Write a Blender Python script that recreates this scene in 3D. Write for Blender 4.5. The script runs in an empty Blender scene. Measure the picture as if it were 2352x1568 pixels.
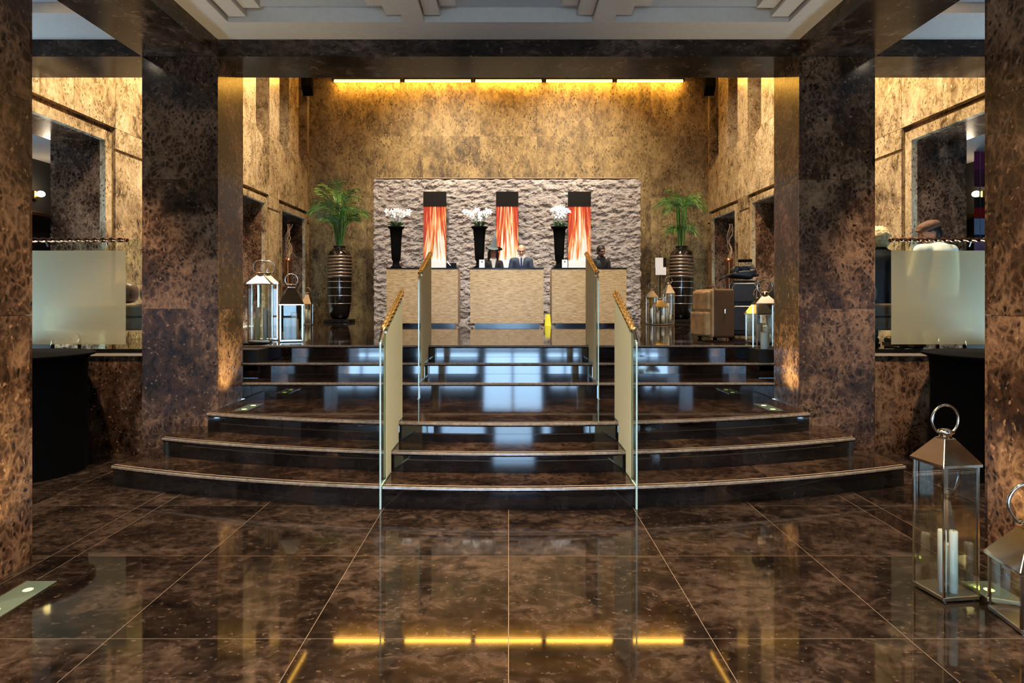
import bpy, bmesh, math, random
from mathutils import Vector, Matrix, noise
R = math.radians
random.seed(7)
SC = bpy.context.scene
COL = SC.collection

# ------------------------------------------------------------------ camera
F_PX, CAM_H = 1448.0, 1.5
cam_d = bpy.data.cameras.new('camera'); cam = bpy.data.objects.new('camera', cam_d); COL.objects.link(cam)
cam_d.sensor_width = 36.0; cam_d.lens = 36.0 * F_PX / 2352.0
cam_d.shift_x = (1176 - 1168) / 2352.0
cam_d.shift_y = -(784 - 687) / 2352.0
cam.location = (0, 0, CAM_H); cam.rotation_euler = (R(90), 0, 0)
cam_d.clip_start = 0.05; cam_d.clip_end = 200
SC.camera = cam

# ------------------------------------------------------------------ daylight outside the entrance, exposure
W = bpy.data.worlds.new('daylight'); SC.world = W; W.use_nodes = True
bg = W.node_tree.nodes['Background']
bg.inputs[0].default_value = (0.42, 0.68, 1.0, 1); bg.inputs[1].default_value = 9.0
SC.view_settings.view_transform = 'Standard'; SC.view_settings.look = 'None'
SC.view_settings.exposure = 1.2; SC.view_settings.gamma = 1.0; SC.view_settings.use_curve_mapping = False
SC.cycles.use_denoising = True
SC.cycles.max_bounces = 5; SC.cycles.transparent_max_bounces = 16
SC.cycles.diffuse_bounces = 3; SC.cycles.glossy_bounces = 3; SC.cycles.transmission_bounces = 4
SC.cycles.use_adaptive_sampling = True; SC.cycles.adaptive_threshold = 0.03
SC.cycles.sample_clamp_indirect = 6.0
SC.cycles.caustics_reflective = False; SC.cycles.caustics_refractive = False

# lamp powers (W) and colours, used by the fixtures further down
HALL_SPOT_W = 800.0      # high hall spots that wash the side walls
DESK_SPOT_W = 420.0
STONE_SPOT_W = 245.0     # hall spots aimed at the stone wall
BACK_SPOT_W = 420.0
BENCH_FILL_W = 380.0  # fill spots added over the lounge benches
CEIL_SPOT_W = 195.0       # downlights in the coffered ceiling
AISLE_SPOT_W = 300.0
UPLIGHT_W = 22.0
COVE_BACK = 40.0         # emission of the tubes along the back wall
COVE_SIDE = 9.0
WARM = (1.0, 0.82, 0.58); NEUTRAL = (1.0, 0.92, 0.82); AMBER = (1.0, 0.50, 0.07)

# ------------------------------------------------------------------ mesh helper
class MB:
    def __init__(s): s.v = []; s.f = []; s.m = []; s.mi = 0
    def add(s, vs, fs, T=None):
        o = len(s.v)
        if T is not None: vs = [tuple(T @ Vector(p)) for p in vs]
        s.v += [tuple(p) for p in vs]
        for f in fs: s.f.append([i + o for i in f]); s.m.append(s.mi)
        return s
    def box(s, x0, x1, y0, y1, z0, z1, T=None):
        vs = [(x0,y0,z0),(x1,y0,z0),(x1,y1,z0),(x0,y1,z0),(x0,y0,z1),(x1,y0,z1),(x1,y1,z1),(x0,y1,z1)]
        return s.add(vs, [(0,3,2,1),(4,5,6,7),(0,1,5,4),(1,2,6,5),(2,3,7,6),(3,0,4,7)], T)
    def prism(s, poly, axis, a, b, T=None):
        """poly: 2D outline, counter-clockwise. axis 'z': (x,y); 'x': (y,z); 'y': (x,z)"""
        n = len(poly)
        def P(p, t):
            if axis == 'z': return (p[0], p[1], t)
            if axis == 'x': return (t, p[0], p[1])
            return (p[0], t, p[1])
        vs = [P(p, a) for p in poly] + [P(p, b) for p in poly]
        fl = axis == 'y'
        fs = [tuple(range(n))[::(1 if fl else -1)], tuple(range(n, 2*n))[::(-1 if fl else 1)]]
        for i in range(n):
            j = (i + 1) % n
            q = (i, j, j + n, i + n)
            fs.append(q[::-1] if fl else q)
        return s.add(vs, fs, T)
    def lathe(s, prof, n=24, T=None, cap=True):
        vs = []; fs = []
        for r, z in prof:
            for k in range(n):
                a = 2*math.pi*k/n; vs.append((r*math.cos(a), r*math.sin(a), z))
        for i in range(len(prof)-1):
            for k in range(n):
                k2 = (k+1) % n
                fs.append((i*n+k, i*n+k2, (i+1)*n+k2, (i+1)*n+k))
        if cap:
            fs.append(tuple(range(n))[::-1]); fs.append(tuple((len(prof)-1)*n+k for k in range(n)))
        return s.add(vs, fs, T)
    def tube(s, pts, r, n=8, closed=False, T=None):
        pts = [Vector(p) for p in pts]; m = len(pts)
        rs = r if isinstance(r, (list, tuple)) else [r]*m
        vs = []; fs = []; up = None
        for i, p in enumerate(pts):
            if closed: t = pts[(i+1) % m] - pts[i-1]
            else: t = pts[min(i+1, m-1)] - pts[max(i-1, 0)]
            t.normalize()
            if up is None:
                up = t.orthogonal().normalized()
            up = (up - t*up.dot(t)); up = up.normalized() if up.length > 1e-6 else t.orthogonal().normalized()
            b = t.cross(up)
            for k in range(n):
                a = 2*math.pi*k/n
                vs.append(p + (up*math.cos(a) + b*math.sin(a))*rs[i])
        for i in range(m if closed else m-1):
            i2 = (i+1) % m
            for k in range(n):
                k2 = (k+1) % n
                fs.append((i*n+k, i*n+k2, i2*n+k2, i2*n+k))
        if not closed:
            fs.append(tuple(range(n))[::-1]); fs.append(tuple((m-1)*n+k for k in range(n)))
        return s.add(vs, fs, T)
    def ell(s, c, r, nu=14, nv=9, T=None):
        if not isinstance(r, (tuple, list)): r = (r, r, r)
        vs = [(c[0], c[1], c[2]-r[2])]; fs = []
        for i in range(1, nv):
            ph = -math.pi/2 + math.pi*i/nv
            for k in range(nu):
                a = 2*math.pi*k/nu
                vs.append((c[0]+r[0]*math.cos(ph)*math.cos(a), c[1]+r[1]*math.cos(ph)*math.sin(a), c[2]+r[2]*math.sin(ph)))
        vs.append((c[0], c[1], c[2]+r[2])); L = len(vs)-1
        for k in range(nu):
            k2 = (k+1) % nu
            fs.append((0, 1+k2, 1+k)); fs.append((L, L-nu+k, L-nu+k2))
            for i in range(nv-2):
                fs.append((1+i*nu+k, 1+i*nu+k2, 1+(i+1)*nu+k2, 1+(i+1)*nu+k))
        return s.add(vs, fs, T)
    def caps(s, a, b, ra, rb, n=10):
        a = Vector(a); b = Vector(b); d = (b-a).normalized()
        pts = []; rs = []
        for q in (-0.96, -0.7, -0.35): pts.append(a + d*ra*q); rs.append(ra*math.sqrt(1-q*q))
        pts.append(a); rs.append(ra); pts.append(b); rs.append(rb)
        for q in (0.35, 0.7, 0.96): pts.append(b + d*rb*q); rs.append(rb*math.sqrt(1-q*q))
        return s.tube(pts, rs, n)
    def build(s, name, mat, parent=None, smooth=False, bevel=0.0, loc=None, rz=0.0, seg=1):
        me = bpy.data.meshes.new(name)
        me.from_pydata(s.v, [], s.f); me.update()
        mats = mat if isinstance(mat, (list, tuple)) else [mat]
        for m in mats: me.materials.append(m)
        if len(mats) > 1:
            me.polygons.foreach_set('material_index', s.m)
        if smooth: me.polygons.foreach_set('use_smooth', [True]*len(me.polygons))
        o = bpy.data.objects.new(name, me); COL.objects.link(o)
        if parent is not None: o.parent = parent
        if loc: o.location = loc
        if rz: o.rotation_euler = (0, 0, rz)
        if bevel:
            b = o.modifiers.new('bevel', 'BEVEL'); b.width = bevel; b.segments = seg; b.limit_method = 'ANGLE'; b.angle_limit = R(40)
        return o

def tag(o, label=None, cat=None, group=None, kind=None):
    if label: o['label'] = label
    if cat: o['category'] = cat
    if group: o['group'] = group
    if kind: o['kind'] = kind
    return o
def thing(name, label, cat, loc=(0,0,0), rz=0.0, group=None, kind=None):
    o = bpy.data.objects.new(name, None); COL.objects.link(o)
    o.empty_display_size = 0.1
    o.location = loc; o.rotation_euler = (0, 0, rz)
    return tag(o, label, cat, group, kind)
def inst(src, name, parent, loc, rot=None, scale=None):
    o = bpy.data.objects.new(name, src.data if hasattr(src, 'data') else src); COL.objects.link(o)
    o.parent = parent; o.location = loc
    if rot is not None: o.rotation_euler = rot
    if scale is not None: o.scale = scale
    return o
def TM(loc=(0,0,0), rz=0.0, rx=0.0, ry=0.0):
    return Matrix.Translation(Vector(loc)) @ Matrix.Rotation(rz, 4, 'Z') @ Matrix.Rotation(ry, 4, 'Y') @ Matrix.Rotation(rx, 4, 'X')

# ------------------------------------------------------------------ materials
def nt(name):
    m = bpy.data.materials.new(name); m.use_nodes = True
    t = m.node_tree; t.nodes.clear()
    out = t.nodes.new('ShaderNodeOutputMaterial')
    return m, t, out
def N(t, typ, **kw):
    n = t.nodes.new(typ)
    for k, v in kw.items():
        if k.startswith('i_'):
            key = k[2:].replace('_', ' ')
            for s in n.inputs:
                if s.name.lower() == key.lower() and s.enabled: s.default_value = v; break
        else: setattr(n, k, v)
    return n
def L(t, a, b): t.links.new(a, b)
def ramp(t, fac, stops, interp='LINEAR'):
    n = t.nodes.new('ShaderNodeValToRGB'); n.color_ramp.interpolation = interp
    e = n.color_ramp.elements
    while len(e) < len(stops): e.new(0.5)
    for el, (p, c) in zip(e, stops):
        el.position = p
        if not isinstance(c, (tuple, list)): c = (c, c, c)
        el.color = (c[0], c[1], c[2], 1)
    L(t, fac, n.inputs[0]); return n.outputs[0]
def mixc(t, fac, a, b, mode='MIX'):
    n = t.nodes.new('ShaderNodeMix'); n.data_type = 'RGBA'; n.blend_type = mode
    for s, v in ((n.inputs[0], fac), (n.inputs[6], a), (n.inputs[7], b)):
        if hasattr(v, 'default_value') or hasattr(v, 'links'): L(t, v, s)
        elif isinstance(v, (int, float)): s.default_value = v
        else: s.default_value = (v[0], v[1], v[2], 1)
    return n.outputs[2]
def vmath(t, op, a, b):
    n = t.nodes.new('ShaderNodeVectorMath'); n.operation = op
    for s, v in ((n.inputs[0], a), (n.inputs[1], b)):
        if hasattr(v, 'links'): L(t, v, s)
        else: s.default_value = v
    return n.outputs[0]
def fmath(t, op, a, b=0.0):
    n = t.nodes.new('ShaderNodeMath'); n.operation = op
    for s, v in ((n.inputs[0], a), (n.inputs[1], b)):
        if hasattr(v, 'links'): L(t, v, s)
        else: s.default_value = v
    return n.outputs[0]
def bsdf(t, out, **kw):
    b = N(t, 'ShaderNodeBsdfPrincipled', **kw); L(t, b.outputs[0], out.inputs[0]); return b

def marble(name, c0, c1, c2, s=1.0, cell=14.0, vein=0.6, rough=0.1, stretch=(1,1,1), ior=1.5, dots=0.0, var=0.12, warp=0.16):
    m, t, out = nt(name)
    geo = N(t, 'ShaderNodeNewGeometry'); oi = N(t, 'ShaderNodeObjectInfo')
    p = vmath(t, 'MULTIPLY', geo.outputs['Position'], (stretch[0]*s, stretch[1]*s, stretch[2]*s))
    sh = N(t, 'ShaderNodeCombineXYZ'); r17 = fmath(t, 'MULTIPLY', oi.outputs['Random'], 17.3)
    L(t, r17, sh.inputs[0]); L(t, r17, sh.inputs[1]); L(t, r17, sh.inputs[2])
    p = vmath(t, 'ADD', p, sh.outputs[0])
    n1 = N(t, 'ShaderNodeTexNoise', i_Scale=1.7, i_Detail=3.0, i_Roughness=0.6, i_Distortion=0.5); L(t, p, n1.inputs['Vector'])
    wn = N(t, 'ShaderNodeTexNoise', i_Scale=5.0, i_Detail=2.0, i_Roughness=0.6); L(t, p, wn.inputs['Vector'])
    w = vmath(t, 'ADD', p, vmath(t, 'MULTIPLY', vmath(t, 'SUBTRACT', wn.outputs['Color'], (0.5,0.5,0.5)), (warp,warp,warp)))
    vo = N(t, 'ShaderNodeTexVoronoi', feature='DISTANCE_TO_EDGE', i_Scale=cell); L(t, w, vo.inputs['Vector'])
    vo2 = N(t, 'ShaderNodeTexVoronoi', feature='F1', i_Scale=cell*1.4); L(t, w, vo2.inputs['Vector'])
    n2 = N(t, 'ShaderNodeTexNoise', i_Scale=9.0, i_Detail=5.0, i_Roughness=0.72, i_Distortion=0.8); L(t, p, n2.inputs['Vector'])
    f = fmath(t, 'ADD', fmath(t, 'MULTIPLY', n2.outputs[0], 0.6), fmath(t, 'MULTIPLY', n1.outputs[0], 0.4))
    base = ramp(t, f, [(0.36, c0), (0.5, c1), (0.66, c2)])
    edge = ramp(t, vo.outputs['Distance'], [(0.0, 1.0), (0.06, 0.55), (0.2, 0.0)])
    mask = ramp(t, n1.outputs[0], [(0.40, 0.0), (0.58, 1.0)])
    ev = fmath(t, 'MULTIPLY', fmath(t, 'MULTIPLY', edge, mask), vein)
    col = mixc(t, ev, base, c2)
    if dots:
        dk = ramp(t, vo2.outputs['Distance'], [(0.18, 1.0), (0.42, 0.0)])
        dm = ramp(t, wn.outputs[0], [(0.42, 0.0), (0.56, 1.0)])
        col = mixc(t, fmath(t, 'MULTIPLY', fmath(t, 'MULTIPLY', dk, dm), dots), col, c0)
    # fine pale flecks
    fl = N(t, 'ShaderNodeTexNoise', i_Scale=34.0, i_Detail=1.0, i_Roughness=0.6); L(t, p, fl.inputs['Vector'])
    fm = ramp(t, fl.outputs[0], [(0.66, 0.0), (0.74, 0.5)])
    col = mixc(t, fm, col, tuple(min(1, c*1.5) for c in c2))
    vr = fmath(t, 'ADD', fmath(t, 'MULTIPLY', oi.outputs['Random'], 2*var), 1-var)
    hv = N(t, 'ShaderNodeHueSaturation'); L(t, vr, hv.inputs['Value']); L(t, col, hv.inputs['Color'])
    b = bsdf(t, out, i_Roughness=rough, i_IOR=ior); L(t, hv.outputs[0], b.inputs['Base Color'])
    return m

def plain(name, col, rough=0.5, metal=0.0, noise_amt=0.0, nscale=20.0, bump=0.0, **kw):
    m, t, out = nt(name)
    b = bsdf(t, out, i_Roughness=rough, i_Metallic=metal, **kw)
    tc = N(t, 'ShaderNodeTexCoord')
    n = N(t, 'ShaderNodeTexNoise', i_Scale=nscale, i_Detail=4.0); L(t, tc.outputs['Object'], n.inputs['Vector'])
    a = max(noise_amt, 0.04)
    c = ramp(t, n.outputs[0], [(0.3, tuple(x*(1-a) for x in col)), (0.7, tuple(min(1, x*(1+a)) for x in col))])
    L(t, c, b.inputs['Base Color'])
    if bump:
        bp = N(t, 'ShaderNodeBump', i_Strength=bump, i_Distance=0.01); L(t, n.outputs[0], bp.inputs['Height']); L(t, bp.outputs[0], b.inputs['Normal'])
    return m
def emit(name, col, strength, sample=False):
    m, t, out = nt(name)
    e = N(t, 'ShaderNodeEmission'); e.inputs[0].default_value = (*col, 1); e.inputs[1].default_value = strength
    L(t, e.outputs[0], out.inputs[0])
    if not sample: m.cycles.emission_sampling = 'NONE'
    return m
def thin_glass(name, tint=(0.96,0.98,0.96), refl=1.0, rough=0.0):
    m, t, out = nt(name)
    tr = N(t, 'ShaderNodeBsdfTransparent'); tr.inputs[0].default_value = (*tint, 1)
    gl = N(t, 'ShaderNodeBsdfGlossy', i_Roughness=rough); gl.inputs[0].default_value = (1,1,1,1)
    fr = N(t, 'ShaderNodeFresnel', i_IOR=1.5)
    f = fmath(t, 'MULTIPLY', fr.outputs[0], refl)
    mx = N(t, 'ShaderNodeMixShader'); L(t, f, mx.inputs[0]); L(t, tr.outputs[0], mx.inputs[1]); L(t, gl.outputs[0], mx.inputs[2])
    L(t, mx.outputs[0], out.inputs[0]); return m
def frosted(name, col=(0.86,0.86,0.72), clear=0.4, rough=0.35):
    m, t, out = nt(name)
    rf = N(t, 'ShaderNodeBsdfRefraction', i_Roughness=rough, i_IOR=1.02); rf.inputs[0].default_value = (*col, 1)
    tl = N(t, 'ShaderNodeBsdfTranslucent'); tl.inputs[0].default_value = (*col, 1)
    df = N(t, 'ShaderNodeBsdfDiffuse'); df.inputs[0].default_value = (*col, 1)
    m1 = N(t, 'ShaderNodeMixShader'); m1.inputs[0].default_value = 0.5; L(t, tl.outputs[0], m1.inputs[1]); L(t, df.outputs[0], m1.inputs[2])
    m2 = N(t, 'ShaderNodeMixShader'); m2.inputs[0].default_value = clear; L(t, m1.outputs[0], m2.inputs[1]); L(t, rf.outputs[0], m2.inputs[2])
    L(t, m2.outputs[0], out.inputs[0]); return m

M = {}
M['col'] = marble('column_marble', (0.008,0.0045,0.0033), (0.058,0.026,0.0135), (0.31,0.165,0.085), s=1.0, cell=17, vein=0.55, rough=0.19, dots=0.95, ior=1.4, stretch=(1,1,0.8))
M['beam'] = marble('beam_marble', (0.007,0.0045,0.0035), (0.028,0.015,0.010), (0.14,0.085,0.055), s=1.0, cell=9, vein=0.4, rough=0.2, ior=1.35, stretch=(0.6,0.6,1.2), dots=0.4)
M['wall'] = marble('wall_marble', (0.045,0.027,0.014), (0.33,0.235,0.13), (0.60,0.475,0.30), s=1.0, cell=20, vein=0.45, rough=0.25, dots=0.9, stretch=(1,1,0.7), var=0.05)
M['wallback'] = marble('back_wall_marble', (0.033,0.018,0.007), (0.20,0.132,0.050), (0.43,0.315,0.14), s=0.8, cell=17, vein=0.4, rough=0.6, dots=0.95, stretch=(1,1,0.6), var=0.05)
M['floor'] = marble('floor_marble', (0.0030,0.0022,0.002), (0.0120,0.0074,0.0056), (0.068,0.043,0.031), s=1.0, cell=7, vein=0.35, rough=0.045, stretch=(0.95,1.2,1), dots=0.5, ior=1.35, warp=0.34)
M['tread'] = marble('tread_marble', (0.004,0.0025,0.002), (0.016,0.0085,0.0055), (0.085,0.048,0.031), s=1.2, cell=10, vein=0.4, rough=0.06, dots=0.4, ior=1.45)
M['riser'] = marble('riser_marble', (0.003,0.003,0.003), (0.007,0.006,0.006), (0.022,0.018,0.016), s=1.2, cell=8, vein=0.3, rough=0.05, ior=2.0)
M['grout'] = plain('grout', (0.17,0.115,0.075), 0.7)
M['seam'] = plain('dark_seam', (0.012,0.009,0.007), 0.8)
M['ceil'] = plain('ceiling_paint', (0.66,0.53,0.41), 0.7)
M['ceil_in'] = plain('ceiling_recess_paint', (0.46,0.43,0.40), 0.6)
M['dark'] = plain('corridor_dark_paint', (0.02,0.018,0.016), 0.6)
M['corr_ceil'] = plain('corridor_ceiling_paint', (0.5,0.47,0.44), 0.7)
M['frame'] = plain('door_frame_metal', (0.05,0.05,0.055), 0.4, 0.5)
M['paving'] = plain('street_paving', (0.62,0.63,0.64), 0.5)
M['nose'] = plain('nosing_painted_glint', (0.17,0.135,0.105), 0.15, 0.0, 0.3, 30.0)  # paler tone paints the ceiling's glint onto the step noses
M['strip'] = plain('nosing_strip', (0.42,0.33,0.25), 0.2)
M['glass'] = thin_glass('clear_glass', (0.90,0.95,0.92), 0.2)
M['lglass'] = thin_glass('lantern_glass', (0.97,0.98,0.96), 0.3)
M['gedge'] = plain('glass_edge', (0.50,0.66,0.58), 0.15)
M['frost'] = frosted('frosted_glass', (0.95,0.93,0.72), 0.06, 0.4)
M['frost2'] = frosted('frosted_balustrade_glass', (0.93,0.86,0.62), 0.55, 0.22)
M['gold'] = plain('twisted_brass', (0.80,0.56,0.24), 0.25, 1.0)
M['bronze'] = plain('twisted_bronze', (0.30,0.13,0.06), 0.22, 1.0)
M['steel'] = plain('polished_steel', (0.60,0.54,0.46), 0.13, 1.0)
M['steel2'] = plain('brushed_steel', (0.42,0.38,0.33), 0.3, 1.0)
M['candle'] = plain('candle_wax', (0.92,0.88,0.72), 0.55, 0.0, i_Subsurface_Weight=0.0)
M['candley'] = plain('yellow_candle_wax', (0.88,0.80,0.42), 0.55)
M['wick'] = plain('wick', (0.03,0.03,0.03), 0.8)
M['black'] = plain('black_gloss', (0.006,0.006,0.007), 0.12)
M['blackm'] = plain('black_matte', (0.003,0.003,0.003), 0.95, i_Specular_IOR_Level=0.08)
M['ledblue'] = emit('blue_led', (0.25,0.3,1.0), 2.5)
M['leaf'] = plain('palm_leaf', (0.032,0.14,0.035), 0.35, 0.0, 0.5, 3.0)
M['leaf2'] = plain('palm_leaf_light', (0.13,0.30,0.06), 0.35, 0.0, 0.5, 3.0)
M['stem'] = plain('palm_stem', (0.16,0.25,0.07), 0.5)
M['vase'] = plain('vase_black', (0.010,0.008,0.008), 0.1)
M['vband'] = plain('vase_bronze_band', (0.32,0.24,0.19), 0.3, 0.7)
M['vline'] = plain('vase_silver_line', (0.55,0.50,0.48), 0.25, 0.6)
M['hdr'] = plain('dark_header', (0.009,0.006,0.005), 0.8, i_Specular_IOR_Level=0.2)
M['white'] = plain('white_card', (0.85,0.85,0.85), 0.5)
M['ink'] = plain('ink', (0.03,0.03,0.04), 0.6)
M['yellow'] = plain('yellow_plastic', (0.90,0.82,0.05), 0.4)
M['petal'] = plain('orchid_petal', (0.92,0.92,0.90), 0.5)
M['orchid_leaf'] = plain('orchid_leaf', (0.05,0.12,0.04), 0.4)
M['twig'] = plain('twig_bark', (0.30,0.20,0.12), 0.7)

def stone_mat():
    m, t, out = nt('split_stone')
    geo = N(t, 'ShaderNodeNewGeometry')
    n = N(t, 'ShaderNodeTexNoise', i_Scale=7.0, i_Detail=10.0, i_Roughness=0.7); L(t, geo.outputs['Position'], n.inputs['Vector'])
    c = ramp(t, n.outputs[0], [(0.3, (0.25,0.205,0.18)), (0.5, (0.42,0.365,0.33)), (0.7, (0.56,0.51,0.47))])
    n2 = N(t, 'ShaderNodeTexNoise', i_Scale=22.0, i_Detail=6.0, i_Roughness=0.7)
    L(t, vmath(t, 'MULTIPLY', geo.outputs['Position'], (1,1,1.8)), n2.inputs['Vector'])
    bp = N(t, 'ShaderNodeBump', i_Strength=0.9, i_Distance=0.03); L(t, n2.outputs[0], bp.inputs['Height'])
    b = bsdf(t, out, i_Roughness=0.85); L(t, c, b.inputs['Base Color']); L(t, bp.outputs[0], b.inputs['Normal'])
    return m
M['stone'] = stone_mat()
def desk_mat():
    m, t, out = nt('desk_travertine_strips')
    geo = N(t, 'ShaderNodeNewGeometry')
    p = vmath(t, 'MULTIPLY', geo.outputs['Position'], (9, 9, 62))
    n = N(t, 'ShaderNodeTexNoise', i_Scale=1.0, i_Detail=6.0, i_Roughness=0.7); L(t, p, n.inputs['Vector'])
    c = ramp(t, n.outputs[0], [(0.32, (0.26,0.15,0.055)), (0.5, (0.52,0.36,0.165)), (0.68, (0.70,0.54,0.30))])
    bp = N(t, 'ShaderNodeBump', i_Strength=0.35, i_Distance=0.004); L(t, n.outputs[0], bp.inputs['Height'])
    b = bsdf(t, out, i_Roughness=0.32); L(t, c, b.inputs['Base Color']); L(t, bp.outputs[0], b.inputs['Normal'])
    return m
M['desk'] = desk_mat()
def canvas_mat():
    m, t, out = nt('abstract_painting')
    tc = N(t, 'ShaderNodeTexCoord'); oi = N(t, 'ShaderNodeObjectInfo')
    sp = N(t, 'ShaderNodeSeparateXYZ'); L(t, tc.outputs['Generated'], sp.inputs[0])
    # streaks lean outward a little towards the foot
    cx = fmath(t, 'SUBTRACT', sp.outputs[0], 0.5)
    xx = fmath(t, 'MULTIPLY', cx, fmath(t, 'ADD', fmath(t, 'MULTIPLY', sp.outputs[2], 0.7), 0.8))
    cb = N(t, 'ShaderNodeCombineXYZ'); L(t, fmath(t, 'MULTIPLY', xx, 8.5), cb.inputs[0]); L(t, fmath(t, 'MULTIPLY', sp.outputs[2], 1.1), cb.inputs[1]); L(t, fmath(t, 'MULTIPLY', oi.outputs['Random'], 5.0), cb.inputs[2])
    n = N(t, 'ShaderNodeTexNoise', i_Scale=1.4, i_Detail=3.0, i_Roughness=0.6, i_Distortion=0.25); L(t, cb.outputs[0], n.inputs['Vector'])
    ax = fmath(t, 'ABSOLUTE', fmath(t, 'SUBTRACT', sp.outputs[0], 0.62))
    v = fmath(t, 'ADD', fmath(t, 'MULTIPLY', n.outputs[0], 2.3), fmath(t, 'MULTIPLY', sp.outputs[2], -0.48))
    v = fmath(t, 'ADD', v, fmath(t, 'MULTIPLY', ax, -0.55)); v = fmath(t, 'ADD', v, -0.34)
    c = ramp(t, v, [(0.16, (0.42,0.03,0.01)), (0.34, (0.72,0.13,0.03)), (0.46, (0.78,0.34,0.10)), (0.58, (0.78,0.60,0.34)), (0.74, (0.80,0.79,0.76))])
    b = bsdf(t, out, i_Roughness=0.45); L(t, c, b.inputs['Base Color'])
    return m
M['canvas'] = canvas_mat()

# ------------------------------------------------------------------ main dimensions (metres)
HW = 2.72            # inner face of the columns
CO = 3.43            # outer face of the columns
SW = 4.9             # face of the side walls
C1A, C1B = 2.9, 3.6  # near columns, depth range
C2A, C2B = 5.9, 6.46 # far columns
BACK = 15.5
BEAM_Z, CEIL_Z = 3.77, 3.93
HALL_Z = 7.1
STEP_Z = [0.16, 0.318, 0.482, 0.645, 0.81, 0.975]
UP = STEP_Z[-1]
ARC_C = 13.3; ARC_R = [8.80, 8.43, 8.10]; ARC_X = [3.2, 2.96, 2.70]
STR_Y = [6.46, 6.84, 7.19]
ENTR = -4.0          # entrance wall

# ------------------------------------------------------------------ floor of the lobby
fl = MB().box(-SW, SW, ENTR, 6.2, -0.12, -0.0006).build('floor', M['grout'])
tag(fl, 'polished dark brown marble floor in front of the steps', 'floor', kind='structure')
xs = [-SW, -4.25, -3.46, -2.677, -2.525, -1.767, -0.897, 0, 0.897, 1.767, 2.525, 2.677, 3.46, 4.25, SW]
ys = [ENTR] + [2.788 + 0.897*k for k in range(-7, 4)] + [6.14]
g = 0.0017
for i in range(len(xs)-1):
    for j in range(len(ys)-1):
        if ys[j] > 5.3 and abs(xs[i]+xs[i+1])/2 < 2.6: continue
        MB().box(xs[i]+g, xs[i+1]-g, ys[j]+g, ys[j+1]-g, -0.02, 0).build('tile', M['floor'], fl)

# ------------------------------------------------------------------ upper floor (reception hall and side aisles)
uf = MB()
uf.box(-SW, SW, STR_Y[2]+0.03, BACK, UP-0.25, UP-0.0235)
for s in (-1, 1):
    uf.box(min(s*HW, s*SW), max(s*HW, s*SW), 6.84, STR_Y[2]+0.03, UP-0.25, UP-0.0235)
    uf.box(min(s*(CO+0.001), s*SW), max(s*(CO+0.001), s*SW), 6.22, 6.84, UP-0.25, UP-0.0235)
uf = uf.build('floor_upper', M['seam']); tag(uf, 'raised dark marble floor of the reception hall', 'floor', kind='structure')
xs2 = [-SW, -4.485, -3.588, -2.691, -1.794, -0.897, 0, 0.897, 1.794, 2.691, 3.588, 4.485, SW]
ys2 = [STR_Y[2]+0.3+0.897*k for k in range(0, 9)] + [BACK]
for i in range(len(xs2)-1):
    for j in range(len(ys2)-1):
        MB().box(xs2[i]+0.001, xs2[i+1]-0.001, ys2[j]+0.001, ys2[j+1]-0.001, UP-0.024, UP).build('tile', M['floor'], uf)
for s in (-1, 1):
    for a, b in ((2.80, 3.46), (3.46, 4.25), (4.25, SW)):
        MB().box(min(s*a, s*b)+0.001, max(s*a, s*b)-0.001, 7.165 if a < 3.4 else 6.13, STR_Y[2]+0.298, UP-0.024, UP).build('tile', M['floor'], uf)

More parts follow.
